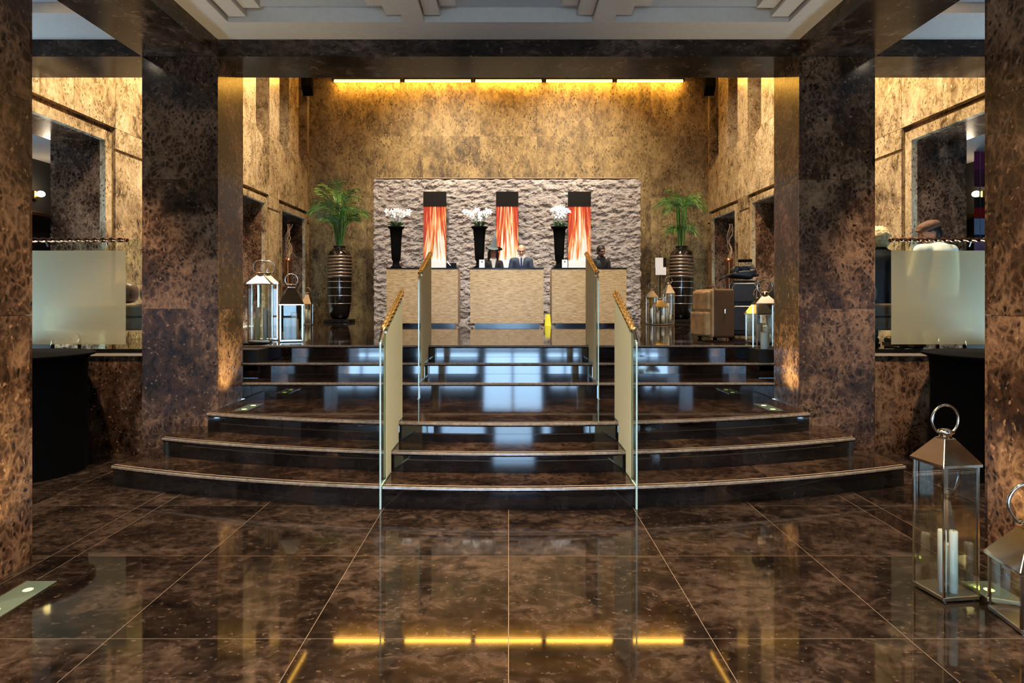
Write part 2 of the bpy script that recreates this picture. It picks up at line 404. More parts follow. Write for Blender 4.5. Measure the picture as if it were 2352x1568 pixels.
# ------------------------------------------------------------------ steps
def arc_y(k, x, off=0.0):
    r = ARC_R[k] + off
    return ARC_C - math.sqrt(r*r - x*x)
def seg_pts(x0, x1, n=7): return [x0 + (x1-x0)*i/(n-1) for i in range(n)]
for k in range(3):
    zb = 0.0 if k == 0 else STEP_Z[k-1]
    zt = STEP_Z[k]; XE = ARC_X[k]
    ord_ = ['lowest', 'second', 'third'][k]
    st = thing('curved_step', f'{ord_} curved dark marble step from the lobby floor', 'step', (0,0,0), kind='structure', group='steps of the staircase')
    cuts = [-XE, -0.93-0.45*k*0, 0.93, XE]
    cuts = [-XE, -1.95, -0.93, 0.93, 1.95, XE]
    back = (arc_y(k+1, 0, -0.0) + 0.75) if k < 2 else STR_Y[0] + 0.02
    for a, b in zip(cuts[:-1], cuts[1:]):
        xx = seg_pts(a+0.001, b-0.001)
        # riser panel
        m = MB()
        poly = [(x, arc_y(k, x)+0.0) for x in xx] + [(x, arc_y(k, x)+0.035) for x in xx[::-1]]
        m.prism(poly, 'z', zb-0.005 if k == 0 else zb, zt-0.032); m.build('riser_panel', M['riser'], st)
        # tread slab with overhang, rounded nose
        yb = [max(arc_y(k, x)+0.1, min(back, 5.88 if abs(x) > 2.72 else back)) for x in xx]
        n0 = 0.028
        prof = [(0.012, zt-0.032), (0.003, zt-0.028), (0.0, zt-0.016), (0.003, zt-0.006), (0.012, zt)]
        vs = []; fs = []; np_ = len(prof)
        for x, yb_ in zip(xx, yb):
            for dy, z in prof: vs.append((x, arc_y(k, x, n0)+dy, z))
            vs.append((x, yb_, zt)); vs.append((x, yb_, zt-0.032))
        W_ = np_+2
        for i in range(len(xx)-1):
            for j in range(W_):
                j2 = (j+1) % W_
                fs.append((i*W_+j, (i+1)*W_+j, (i+1)*W_+j2, i*W_+j2))
        fs.append(tuple(range(W_))); fs.append(tuple((len(xx)-1)*W_+j for j in range(W_))[::-1])
        MB().add(vs, fs).build('tread_slab', M['tread'], st)
        # ceiling reflection painted in as a paler nosing edge
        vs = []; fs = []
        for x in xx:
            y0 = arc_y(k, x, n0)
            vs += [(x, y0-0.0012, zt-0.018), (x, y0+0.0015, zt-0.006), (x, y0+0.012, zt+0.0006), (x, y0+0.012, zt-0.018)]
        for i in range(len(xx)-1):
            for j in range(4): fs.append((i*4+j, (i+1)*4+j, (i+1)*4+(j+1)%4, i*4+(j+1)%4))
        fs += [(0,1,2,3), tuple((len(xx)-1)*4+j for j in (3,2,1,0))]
        MB().add(vs, fs).build('nosing_glint', M['nose'], st)
        # pale inlaid line behind the nose
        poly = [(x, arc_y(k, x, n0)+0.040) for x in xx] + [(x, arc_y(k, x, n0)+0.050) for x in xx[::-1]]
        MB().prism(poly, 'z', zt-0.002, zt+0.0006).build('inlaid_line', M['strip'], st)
    # end faces of the step
    for s in (-1, 1):
        y0 = arc_y(k, XE); x0, x1 = sorted((s*XE, s*(XE-0.03)))
        MB().box(x0, x1, y0+0.035, 5.895, zb, zt-0.032).build('end_panel', M['riser'], st)
for k in range(3):
    zb, zt, y = STEP_Z[k+2], STEP_Z[k+3], STR_Y[k]
    ord_ = ['lowest', 'middle', 'topmost'][k]
    st = thing('straight_step', f'{ord_} straight black marble step between the two far columns', 'step', (0,0,0), kind='structure', group='steps of the staircase')
    XE = HW if k == 0 else CO-0.2
    cuts = [-XE, -1.80, -0.91, 0.91, 1.80, XE]
    yb = STR_Y[k+1]+0.06 if k < 2 else y+0.298
    for a, b in zip(cuts[:-1], cuts[1:]):
        MB().box(a+0.001, b-0.001, y, y+0.035, zb, zt-0.032).build('riser_panel', M['riser'], st)
        m = MB(); n0 = y-0.028
        m.prism([(n0+0.012, zt-0.032), (yb, zt-0.032), (yb, zt), (n0+0.012, zt), (n0+0.003, zt-0.006), (n0, zt-0.016), (n0+0.003, zt-0.028)], 'x', a+0.001, b-0.001)
        m.build('tread_slab', M['tread'], st)
        MB().prism([(n0-0.0012, zt-0.018), (n0+0.012, zt-0.018), (n0+0.012, zt+0.0006), (n0+0.0015, zt-0.006)], 'x', a+0.001, b-0.001).build('nosing_glint', M['nose'], st)  # highlight on the rounded nose, put into the colour
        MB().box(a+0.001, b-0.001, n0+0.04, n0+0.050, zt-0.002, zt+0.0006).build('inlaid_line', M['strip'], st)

for s in (-1, 1):
    x0, x1 = sorted((s*(HW+0.0), s*SW)); w = 'left' if s < 0 else 'right'
    a, b_ = sorted((s*HW, s*(CO-0.2)))
    sk = MB().box(a, b_, C2B+0.005, STR_Y[1]-0.001, 0.0, STEP_Z[3]).build('wall_stair_'+w, M['riser']); tag(sk, f'black marble filler beside the {w} end of the straight steps', 'wall', kind='structure')
    a, b_ = sorted((s*(CO-0.198), s*(CO-0.1)))
    MB().box(a, b_, C2B+0.005, STR_Y[2]+0.3, 0.0, UP-0.025).build('side_panel', M['riser'], sk)
# ------------------------------------------------------------------ columns
def column(x0, x1, y0, y1, label, z0=0.0):
    c = MB().box(x0+0.02, x1-0.02, y0+0.02, y1-0.02, z0, BEAM_Z).build('column', M['seam'])
    tag(c, label, 'column', 'marble columns', 'structure')
    zz = [z0, 1.41, 2.62, BEAM_Z]
    e = 0.0012
    for a, b in zip(zz[:-1], zz[1:]):
        MB().box(x0, x1, y0, y0+0.02, a+e, b-e).build('panel', M['col'], c)
        MB().box(x0, x1, y1-0.02, y1, a+e, b-e).build('panel', M['col'], c)
        MB().box(x0, x0+0.02, y0+0.0202, y1-0.0202, a+e, b-e).build('panel', M['col'], c)
        MB().box(x1-0.02, x1, y0+0.0202, y1-0.0202, a+e, b-e).build('panel', M['col'], c)
column(-CO, -HW, C1A, C1B, 'brown marble column at the left edge of the picture, nearest the viewer')
column(HW, CO, C1A, C1B, 'brown marble column at the right edge of the picture, behind the large lanterns')
column(-CO, -HW, C2A, C2B, 'dark marble column left of the stairs')
column(HW, CO, C2A, C2B, 'dark marble column right of the stairs')

# ------------------------------------------------------------------ beams
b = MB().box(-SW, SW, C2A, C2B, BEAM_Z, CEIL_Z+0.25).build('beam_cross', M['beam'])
tag(b, 'dark marble beam across the hall above the stairs', 'beam', kind='structure')
for s, w in ((-1, 'left'), (1, 'right')):
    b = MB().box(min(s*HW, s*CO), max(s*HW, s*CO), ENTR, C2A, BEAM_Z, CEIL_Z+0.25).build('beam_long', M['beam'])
    tag(b, f'dark marble beam running forward over the {w} columns', 'beam', 'long ceiling beams', 'structure')
bw = MB().box(-SW-0.65, SW+0.65, C2A+0.2, C2B, CEIL_Z+0.25, HALL_Z).build('wall_bulkhead', M['wallback'])
tag(bw, 'marble wall above the cross beam, hall side', 'wall', kind='structure')

# ------------------------------------------------------------------ coffered ceiling of the lobby
ce = MB().box(-HW, HW, ENTR, C2A, 4.06, 4.18).build('ceiling', M['ceil_in'])
tag(ce, 'coffered ceiling of beige stepped bars over grey recesses', 'ceiling', kind='structure')
MB().box(-HW, HW, 5.53, C2A, CEIL_Z, 4.06).build('border', M['ceil'], ce)
MB().box(-HW, HW, 1.0, 1.35, CEIL_Z, 4.06).build('border', M['ceil'], ce)
for s in (-1, 1):
    MB().box(min(s*HW, s*2.46), max(s*HW, s*2.46), 1.35, 5.53, CEIL_Z, 4.06).build('border', M['ceil'], ce)
    # stepped bars beside the side border
    for q in range(3):
        x0 = 2.46-0.01-0.16*(q+1); x1 = x0+0.15
        MB().box(min(s*x0, s*x1), max(s*x0, s*x1), 1.35+0.07*(q+1), 5.50-0.09*q, CEIL_Z+0.035*(q+1), 4.06).build('stepped_bar', M['ceil'], ce)
    # rib with stepped bars on both sides
    xc = s*0.83
    MB().box(xc-0.09, xc+0.09, 1.35, 5.53, CEIL_Z, 4.06).build('rib', M['ceil'], ce)
    for d in (-1, 1):
        for q in range(3):
            a = xc + d*(0.09+0.008+0.145*q); b_ = a + d*0.135
            MB().box(min(a, b_), max(a, b_), 1.35+0.09*(q+1), 5.47-0.10*q, CEIL_Z+0.035*(q+1), 4.06).build('stepped_bar', M['ceil'], ce)
for s, w in ((-1, 'left'), (1, 'right')):
    x0, x1 = sorted((s*CO, s*SW))
    a = MB().box(x0, x1, ENTR, C2A, 4.02, 4.18).build('ceiling_aisle', M['ceil_in']); tag(a, f'recessed grey ceiling of the {w} aisle', 'ceiling', kind='structure')
    MB().box(x0, x1, 5.35, C2A, CEIL_Z, 4.02).build('border', M['ceil'], a)
    for q0, q1 in ((CO, CO+0.22), (SW-0.22, SW)):
        MB().box(min(s*q0, s*q1), max(s*q0, s*q1), ENTR, 5.35, CEIL_Z, 4.02).build('border', M['ceil'], a)
hc = MB().box(-SW-0.65, SW+0.65, C2B, BACK+0.3, HALL_Z, HALL_Z+0.2).build('ceiling_hall', M['ceil'])
tag(hc, 'high ceiling over the reception hall', 'ceiling', kind='structure')

# ------------------------------------------------------------------ side walls with openings, frames, grooves and upper niches
WT = 0.65
OPEN = [(4.4, 7.86), (10.95, 12.88), (13.46, 15.39)]   # outer edge of the shadow gap, range in depth
OZ = 3.63
NICHE = [(12.23, 12.92), (13.49, 14.08), (14.72, 15.36)]
def side_wall(s, w):
    P = lambda d: s*(SW+d)          # depth into the wall
    def bx(m, d0, d1, y0, y1, z0, z1):
        x0, x1 = sorted((P(d0), P(d1))); return m.box(x0, x1, y0, y1, z0, z1)
    core = MB(); c = 0.03
    # solid core, leaving the openings and niches free
    edges = [ENTR-0.3] + [v for ab in OPEN for v in ab] + [BACK+0.3]
    for i in range(0, len(edges), 2): bx(core, c, WT, edges[i], edges[i+1], 0, OZ)
    zt = 4.5
    bx(core, c, WT, ENTR-0.3, BACK+0.3, OZ, zt)
    up = [ENTR-0.3] + [v for ab in NICHE for v in ab] + [BACK+0.3]
    for i in range(0, len(up), 2): bx(core, c, WT, up[i], up[i+1], zt, HALL_Z+0.1)
    for a, b in NICHE:
        bx(core, 0.42, WT, a, b, zt, HALL_Z+0.1)
        x0, x1 = sorted((P(c), P(0.42)))
        core.prism([(a, zt), (b, zt), (b, 4.60), (a, 4.87)], 'x', x0, x1)
    for a, b in OPEN[1:]:
        bx(core, WT-0.05, WT, a, b, 0, OZ)
    wl = core.build('wall_'+w, M['wall']); tag(wl, f'marble clad {w} wall with framed openings', 'wall', kind='structure')
    e = 0.0025
    def panel(y0, y1, z0, z1):
        m = MB(); bx(m, 0.0, c-0.001, y0+e, y1-e, z0+e, z1-e); return m.build('panel', M['wall'], wl)
    GZ0, GZ1 = 3.34, 3.375
    piers = [(ENTR, -1.0), (-1.0, 1.0), (1.0, 2.7), (2.7, 4.4), (7.86, 8.66), (8.66, 9.8), (9.8, 10.95), (12.88, 13.46), (15.39, BACK)]
    for a, b in piers:
        z0 = UP if a > 6.1 else 0.0
        panel(a, b, z0, 1.7 if z0 else 1.41); panel(a, b, 1.7 if z0 else 1.41, GZ0); panel(a, b, GZ1, OZ)
    # course above the openings, below the niches
    cuts = [ENTR, -2.5, -1.0, 0.5, 2.0, 3.2, 4.4, 5.0, 5.55, 6.07, 6.59, 7.11, 7.86, 8.66, 9.8, 10.95, 12.23, 12.92, 13.49, 14.08, 14.72, 15.36, BACK]
    for a, b in zip(cuts[:-1], cuts[1:]):
        if (a, b) in NICHE:
            m = MB(); x0, x1 = sorted((P(0.0), P(c-0.001)))
            m.prism([(a+e, OZ+e), (b-e, OZ+e), (b-e, 4.60-e), (a+e, 4.87-e)], 'x', x0, x1).build('panel', M['wall'], wl)
        else:
            panel(a, b, OZ, 4.87 if a > 6 else 4.02)
            if a > 6: panel(a, b, 4.87, 5.95); panel(a, b, 5.95, HALL_Z)
    # opening frames: shadow gap, then a marble band, then the reveal lining
    for a, b in OPEN:
        fr = MB(); z1 = OZ-0.075; y1 = b-0.075; y0 = a+0.075; t = 0.12
        d0, d1 = 0.0, 0.07
        lo = UP if a > 6 else 0.0
        bx(fr, d0, d1, y1-t, y1, lo, z1); bx(fr, d0, d1, y0, y0+t, lo, z1); bx(fr, d0, d1, y0+t, y1-t, z1-t, z1)
        fr.build('opening_frame', M['wall'], wl)
        ln = MB()
        bx(ln, 0.07, WT+0.02, y1-t, b, lo, OZ); bx(ln, 0.07, WT+0.02, a, y0+t, lo, OZ); bx(ln, 0.07, WT+0.02, y0+t, y1-t, z1-t, OZ)
        ln.build('reveal_lining', M['col'], wl)
    # room beyond the wide opening
    x0, x1 = sorted((P(WT), P(2.3)))
    co = MB(); xo = P(2.2)
    a0, a1 = sorted((xo, P(2.35))); co.box(a0, a1, 3.0, 12.0, 0, 3.7)
    co.box(x0, x1, 2.9, 3.0, 0, 3.7); co.box(x0, x1, 11.0, 11.1, 0, 3.7)
    co = co.build('wall_corridor_'+w, M['dark']); tag(co, f'dark wall of the room beyond the {w} opening', 'wall', kind='structure')
    k = MB().box(x0, x1, 3.0, 11.0, 3.6, 3.7).build('ceiling_corridor', M['corr_ceil']); tag(k, f'pale ceiling of the room beyond the {w} opening', 'ceiling', kind='structure')
    k = MB().box(x0, x1, 3.0, 11.0, UP-0.2, UP).build('floor_corridor', M['seam']); tag(k, f'dark floor of the room beyond the {w} opening', 'floor', kind='structure')
side_wall(-1, 'left'); side_wall(1, 'right')

# ------------------------------------------------------------------ back wall
wb = MB().box(-SW-0.65, SW+0.65, BACK+0.02, BACK+0.3, UP-0.3, HALL_Z).build('wall_back', M['seam'])
tag(wb, 'golden brown marble back wall washed by amber light', 'wall', kind='structure')
px = [-SW, -3.5, -2.1, -0.7, 0.7, 2.1, 3.5, SW]; pz = [UP, 2.5, 4.0, 5.5, HALL_Z]
for i in range(len(px)-1):
    for j in range(len(pz)-1):
        MB().box(px[i]+0.001, px[i+1]-0.001, BACK, BACK+0.019, pz[j]+0.001, pz[j+1]-0.001).build('panel', M['wallback'], wb)

# ------------------------------------------------------------------ entrance wall behind the viewer: glazed doors to the street
ew = MB()
ops = [(-4.8, -3.5, 1.9), (-2.7, -0.85, 1.9), (-0.72, 0.95, 2.5), (1.08, 2.1, 1.9), (3.6, 4.6, 1.9)]
e_ = [-SW-0.65] + [v for o in ops for v in o[:2]] + [SW+0.65]
for i in range(0, len(e_), 2): ew.box(e_[i], e_[i+1], ENTR-0.2, ENTR, 0, 4.2)
for a, b_, h_ in ops: ew.box(a, b_, ENTR-0.2, ENTR, h_, 4.2)
ew = ew.build('wall_front', M['col']); tag(ew, 'entrance wall behind the viewer with glazed doors', 'wall', kind='structure')
for i, (a, b, h_) in enumerate(ops):
    fr = MB()
    for x in (a+0.03, (a+b)/2, b-0.03): fr.box(x-0.03, x+0.03, ENTR-0.13, ENTR-0.07, 0, h_)
    for z in (0.04, 0.95, h_-0.03): fr.box(a, b, ENTR-0.125, ENTR-0.075, z-0.03, z+0.03)
    o = fr.build(f'window_{i+1}', M['frame']); tag(o, 'dark metal frame of a tall glazed entrance door', 'window', 'entrance door frames', 'structure')
pv = MB().box(-14, 14, ENTR-16, ENTR-0.2, -0.15, -0.02).build('ground_street', M['paving']); tag(pv, 'grey paving outside the entrance', 'ground', kind='structure')

# ------------------------------------------------------------------ lamps
M['lens_w'] = emit('warm_lens', (1.0,0.85,0.62), 12.0)
M['lens_n'] = emit('neutral_lens', (1.0,0.95,0.88), 12.0)
M['tube_b'] = emit('amber_tube', AMBER, COVE_BACK, True)
M['tube_s'] = emit('amber_tube_dim', AMBER, COVE_SIDE, True)
M['upglow'] = emit('uplight_lens', (0.80,1.0,0.22), 1.6)
def spot(name, label, loc, target, watt, col, size, blend, lens, group, radius=0.06, z_flush=None):
    t = thing(name, label, 'light', loc, 0, group)
    d = (Vector(target)-Vector(loc)).normalized()
    q = d.to_track_quat('-Z', 'Y')
    h = MB().lathe([(0.075,0.0),(0.08,0.02),(0.08,0.12),(0.06,0.14)], 20, cap=True).build('housing', M['black'], t)
    ln = MB().lathe([(0.055,-0.004),(0.055,0.0)], 20).build('lens', lens, t)
    for o in (h, ln): o.rotation_mode = 'QUATERNION'; o.rotation_quaternion = q
    ld = bpy.data.lights.new(name, 'SPOT'); ld.energy = watt; ld.color = col; ld.spot_size = size; ld.spot_blend = blend; ld.shadow_soft_size = radius
    lo = bpy.data.objects.new('lamp', ld); COL.objects.link(lo); lo.parent = t
    lo.location = d*0.02; lo.rotation_mode = 'QUATERNION'; lo.rotation_quaternion = q
    return t
# lobby downlights, above the top edge of the picture; nearest row added as frontal fill
for k, x in enumerate((-1.45, 0.0, 1.45)):
    for j, y in enumerate((4.55, 2.4, 0.2)):
        spot('ceiling_downlight', ['left','middle','right'][k]+(' of the farthest', ' of the middle', ' of the added nearest fill')[j]+' row of downlights in the coffered ceiling',
             (x, y, 4.04), (x*1.02, y+(0.15, 0.15, 0.4)[j], 0), CEIL_SPOT_W, WARM, R((86, 100, 90)[j]), 0.7, M['lens_w'], 'lobby downlights')
for s, w in ((-1, 'left'), (1, 'right')):
    for j, y in enumerate((4.9, 1.6)):
        spot('ceiling_downlight', f'downlight in the {w} aisle ceiling, '+('far end' if j == 0 else 'near end'), (s*3.78, y+0.15, 4.0), (s*3.70, y+0.45, 0.0), AISLE_SPOT_W, WARM, R(62), 0.7, M['lens_w'], 'aisle downlights')
# hall spots, under the high ceiling
for s, w in ((-1, 'left'), (1, 'right')):
    for j, y in enumerate((7.6, 10.2, 12.6)):
        spot('hall_spotlight', f'{["front","middle","rear"][j]} spotlight aimed at the {w} hall wall', (s*2.6, y-0.3, 6.96), (s*5.0, y, 3.6), HALL_SPOT_W*(1.0, 0.8, 0.45)[j], WARM, R(95), 0.8, M['lens_w'], 'hall wall spotlights')
for k, x in enumerate((-1.9, 0.0, 1.9)):
    spot('hall_spotlight', f'{["left","middle","right"][k]} spotlight aimed at the stone wall', (x, 11.3, 6.96), (x, 14.0, 2.9), STONE_SPOT_W, NEUTRAL, R(70), 0.8, M['lens_n'], 'stone wall spotlights')
    spot('hall_spotlight', f'{["left","middle","right"][k]} spotlight aimed at the reception desks', (x, 9.2, 6.96), (x*0.9, 11.9, 1.2), DESK_SPOT_W, NEUTRAL, R(60), 0.8, M['lens_n'], 'desk spotlights')
for k, x in enumerate((-1.6, 1.6)):
    spot('hall_spotlight', f'{["left","right"][k]} spotlight washing the back wall', (x, 12.4, 6.96), (x*0.9, BACK, 4.3), BACK_SPOT_W, WARM, R(85), 0.9, M['lens_w'], 'back wall spotlights')
for s, w in ((-1, 'left'), (1, 'right')):
    spot('hall_spotlight', f'added fill spotlight over the {w} lounge bench', (s*4.1, 7.5, 6.96), (s*4.2, 6.95, UP), BENCH_FILL_W, WARM, R(55), 0.8, M['lens_w'], 'added bench spotlights')  # unseen lamps added to warm the benches and the balustrade glass
# amber tubes
for k in range(5):
    x = -3.44 + 1.72*k
    tb = MB().tube([(-0.80,0,0),(0.80,0,0)], 0.02, 10).build('tube', M['tube_b'])
    t = thing('amber_tube_lamp', ['leftmost','second from the left','middle','second from the right','rightmost'][k]+' amber tube lamp along the top of the back wall', 'light', (x, BACK-0.16, 6.80), 0, 'amber cove tubes'); tb.parent = t
    MB().box(-0.84, 0.84, -0.04, 0.158, 0.03, 0.07).build('batten', M['black'], t)
    for sx in (-1, 1): MB().box(sx*0.82-0.02, sx*0.82+0.02, -0.025, 0.025, -0.025, 0.03).build('end_cap', M['black'], t)
for s, w in ((-1, 'left'), (1, 'right')):
    for k in range(2):
        y = 14.2-2.3*k
        t = thing('amber_tube_lamp', f'{["rear","front"][k]} amber tube lamp along the top of the {w} hall wall', 'light', (s*(SW-0.14), y, 6.8), R(90), 'amber cove tubes')
        MB().tube([(-0.6,0,0),(0.6,0,0)], 0.016, 10).build('tube', M['tube_s'], t)
        MB().box(-0.64, 0.64, -0.04 if s < 0 else -0.138, 0.138 if s < 0 else 0.04, 0.03, 0.07).build('batten', M['black'], t)
# dark triangular cove brackets in the two rear corners
for s, w in ((-1, 'left'), (1, 'right')):
    x0, x1 = sorted((s*4.9, s*4.66))
    br = MB().prism([(14.9, 6.55), (15.05, 6.35), (15.05, 6.75), (14.9, 6.75)], 'x', x0, x1).build('cove_bracket', M['blackm'])
    tag(br, f'small black bracket under the amber lamps in the {w} rear corner', 'bracket')
# floor uplights
def uplight(label, x0, x1, y0, y1, z, nl, sx):
    t = thing('floor_uplight', label, 'light', ((x0+x1)/2, (y0+y1)/2, z), 0, 'floor uplights')
    w, d = (x1-x0)/2, (y1-y0)/2
    fr = MB()
    fr.box(-w, w, -d, -d+0.008, 0.0, 0.003); fr.box(-w, w, d-0.008, d, 0.0, 0.003)
    fr.box(-w, -w+0.008, -d+0.008, d-0.008, 0.0, 0.003); fr.box(w-0.008, w, -d+0.008, d-0.008, 0.0, 0.003)
    fr.build('rim', M['steel'], t)
    MB().box(-w+0.008, w-0.008, -d+0.008, d-0.008, 0.0006, 0.0016).build('cover_glass', M['upcover'], t)
    for i in range(nl):
        yy = -d + 2*d*(i+0.5)/nl
        MB().lathe([(0.024,0.0018),(0.02,0.0030)], 16, T=TM((0, yy, 0))).build('lens', M['upglow'], t)
        if i != nl//2: continue
        ld = bpy.data.lights.new('uplight', 'SPOT'); ld.energy = UPLIGHT_W*(3.0 if nl == 3 else 1.5); ld.color = (1.0,0.86,0.45); ld.spot_size = R(110); ld.spot_blend = 0.8; ld.shadow_soft_size = 0.04
        lo = bpy.data.objects.new('lamp', ld); COL.objects.link(lo); lo.parent = t; lo.location = (0, yy, 0.01)
        lo.rotation_euler = (0, R(180) - sx*R(14)*-1, 0)
    return t
M['upcover'] = plain('uplight_cover', (0.10,0.13,0.10), 0.08)
uplight('glass floor uplight in the floor beside the near left column', -2.57, -2.39, 2.72, 3.36, 0, 3, -1)
uplight('glass floor uplight in the floor beside the near right column', 2.39, 2.57, 2.72, 3.36, 0, 3, 1)
uplight('small glass floor uplight on the landing beside the far left column', -2.52, -2.37, 5.73, 6.14, STEP_Z[2], 2, -1)
uplight('small glass floor uplight on the landing beside the far right column', 2.37, 2.52, 5.73, 6.14, STEP_Z[2], 2, 1)

# ------------------------------------------------------------------ low walls under the raised aisles
for s, w in ((-1, 'left'), (1, 'right')):
    x0, x1 = sorted((s*(CO-0.02), s*SW))
    lw = MB().box(x0, x1, 6.145, 6.24, 0, UP-0.05).build('wall_low_'+w, M['seam']); tag(lw, f'low orange brown marble wall under the raised {w} aisle', 'wall', kind='structure')
    xm = s*4.16
    for a, b_ in ((CO, 4.16), (4.16, SW)):
        p0, p1 = sorted((s*a, s*b_))
        MB().box(p0+0.001, p1-0.001, 6.12, 6.145, 0, UP-0.026).build('panel', M['col'], lw)
    MB().box(x0, x1, 6.10, 6.125, UP-0.024, UP).build('edge_trim', M['strip'], lw)

# ------------------------------------------------------------------ glass railings with twisted rails
def twist(m, a, b, r=0.021, pitch=0.17, n=10, lobes=2):
    a = Vector(a); b = Vector(b); d = b-a; Ln = d.length; t = d/Ln
    u = t.orthogonal().normalized(); w = t.cross(u)
    k = max(8, int(Ln/0.0125)); vs = []; fs = []
    for i in range(k+1):
        q = a + d*(i/k); ph = 2*math.pi*(Ln*i/k)/pitch
        for j in range(n):
            al = 2*math.pi*j/n
            rr = r*(1+0.36*math.cos(lobes*(al-ph)))
            vs.append(q + (u*math.cos(al)+w*math.sin(al))*rr)
    for i in range(k):
        for j in range(n):
            j2 = (j+1) % n; fs.append((i*n+j, i*n+j2, (i+1)*n+j2, (i+1)*n+j))
    fs.append(tuple(range(n))[::-1]); fs.append(tuple(k*n+j for j in range(n)))
    return m.add(vs, fs)
def pane(poly, axis, a, b):
    """glass sheet from an outline, clear faces and greenish edges"""
    m = MB(); m.prism(poly, axis, a, b)
    m.m = [0, 0] + [1]*(len(m.f)-2)
    return m
def stair_rail(label, s, y0, base, z_treads, y_end, ztop0, ztop1):
    X = s*0.915; h = 0.006
    t = thing('stair_railing', label, 'railing', (X, y0, base), 0, 'glass railings on the stairs')
    # lower outline follows the steps
    low = [(y0, base)]
    zc = base
    for yr, z in z_treads:
        low += [(yr-0.036, zc), (yr-0.036, z+0.002)]; zc = z+0.002
    low.append((y_end, zc))
    poly = low + [(y_end, ztop1-0.03), (y0+0.10, ztop0+0.005), (y0, ztop0-0.06)]
    loc = lambda pl: [(p[0]-y0, p[1]-base) for p in pl]
    pane(loc(poly), 'x', -h, h).build('glass_pane', [M['glass'], M['gedge']], t)
    # frosted film, set back from the front edge
    yf = y0+0.17
    fl_ = [(yf, [z for yr, z in [(y0-1, base)]+z_treads if yr-0.036 < yf][-1]+0.012)]
    zc = fl_[0][1]
    for yr, z in z_treads:
        if yr-0.045 > yf: fl_ += [(yr-0.05, zc), (yr-0.05, z+0.012)]
        zc = z+0.012
    fl_.append((y_end-0.012, zc))
    sl = (ztop1-ztop0)/(y_end-y0-0.10)
    fl_ += [(y_end-0.012, ztop1-0.05), (yf, ztop0-0.035+sl*(yf-y0-0.10))]
    for q in (-1, 1):
        a, b_ = sorted((q*(h+0.0005), q*(h+0.0025)))
        MB().prism(loc(fl_), 'x', a, b_).build('frosted_film', M['frost'], t)
    A = Vector((0, 0.10, ztop0+0.03-base)); B = Vector((0, y_end-y0+0.0, ztop1+0.01-base))
    twist(MB(), A, B).build('twisted_rail', M['gold'], t, smooth=True)
    MB().tube([A+Vector((0,0.01,0)), A+Vector((0,-0.09,-0.07))], 0.012, 8).build('end_bracket', M['steel'], t)
    for q in (0.15, 0.9):
        P_ = A.lerp(B, q); MB().box(-0.008, 0.008, P_.y-0.02, P_.y+0.02, P_.z-0.07, P_.z-0.005).build('clamp', M['steel2'], t)
for s, w in ((-1, 'left'), (1, 'right')):
    zs = [(arc_y(k, 0.915), STEP_Z[k]) for k in range(3)]
    stair_rail(f'nearer {w} frosted glass stair railing with twisted brass rail on the curved steps', s, 4.50, 0.0, zs, 5.40, 1.245, 1.545)
    zs = [(STR_Y[k], STEP_Z[3+k]) for k in range(3)]
    stair_rail(f'farther {w} frosted glass stair railing with twisted brass rail on the straight steps', s, 6.42, STEP_Z[2], zs, 7.42, 1.745, 2.03)
for s, w in ((-1, 'left'), (1, 'right')):
    t = thing('aisle_balustrade', f'frosted glass balustrade with twisted bronze rail on the raised {w} aisle', 'balustrade', (s*3.5, 6.30, UP), 0, 'aisle balustrades')
    def bxx(a, b_): return sorted((s*(a-3.5), s*(b_-3.5)))
    a, b_ = bxx(3.66, 4.88); pane([(a, 0.012), (b_, 0.012), (b_, 1.12), (a, 1.12)], 'y', -0.006, 0.006).build('glass_pane', [M['glass'], M['gedge']], t)
    a, b_ = bxx(3.82, 4.87); MB().box(a, b_, -0.0085, -0.0065, 0.075, 1.01).build('frosted_film', M['frost2'], t)
    A = (s*(3.80-3.5), -0.03, 1.115); B = (s*(4.88-3.5), -0.03, 1.115)
    twist(MB(), A, B, r=0.019).build('twisted_rail', M['bronze'], t, smooth=True)
    MB().ell((A[0], A[1], A[2]), (0.02,0.024,0.024)).build('end_cap', M['bronze'], t, smooth=True)
    a, b_ = bxx(3.62, 4.89); MB().box(a, b_, -0.03, 0.03, 0.0, 0.03).build('base_channel', M['black'], t)
    for x in (4.0, 4.6): MB().tube([(s*(x-3.5), -0.03, 1.10), (s*(x-3.5), -0.005, 1.05)], 0.007, 6).build('clamp', M['steel2'], t)

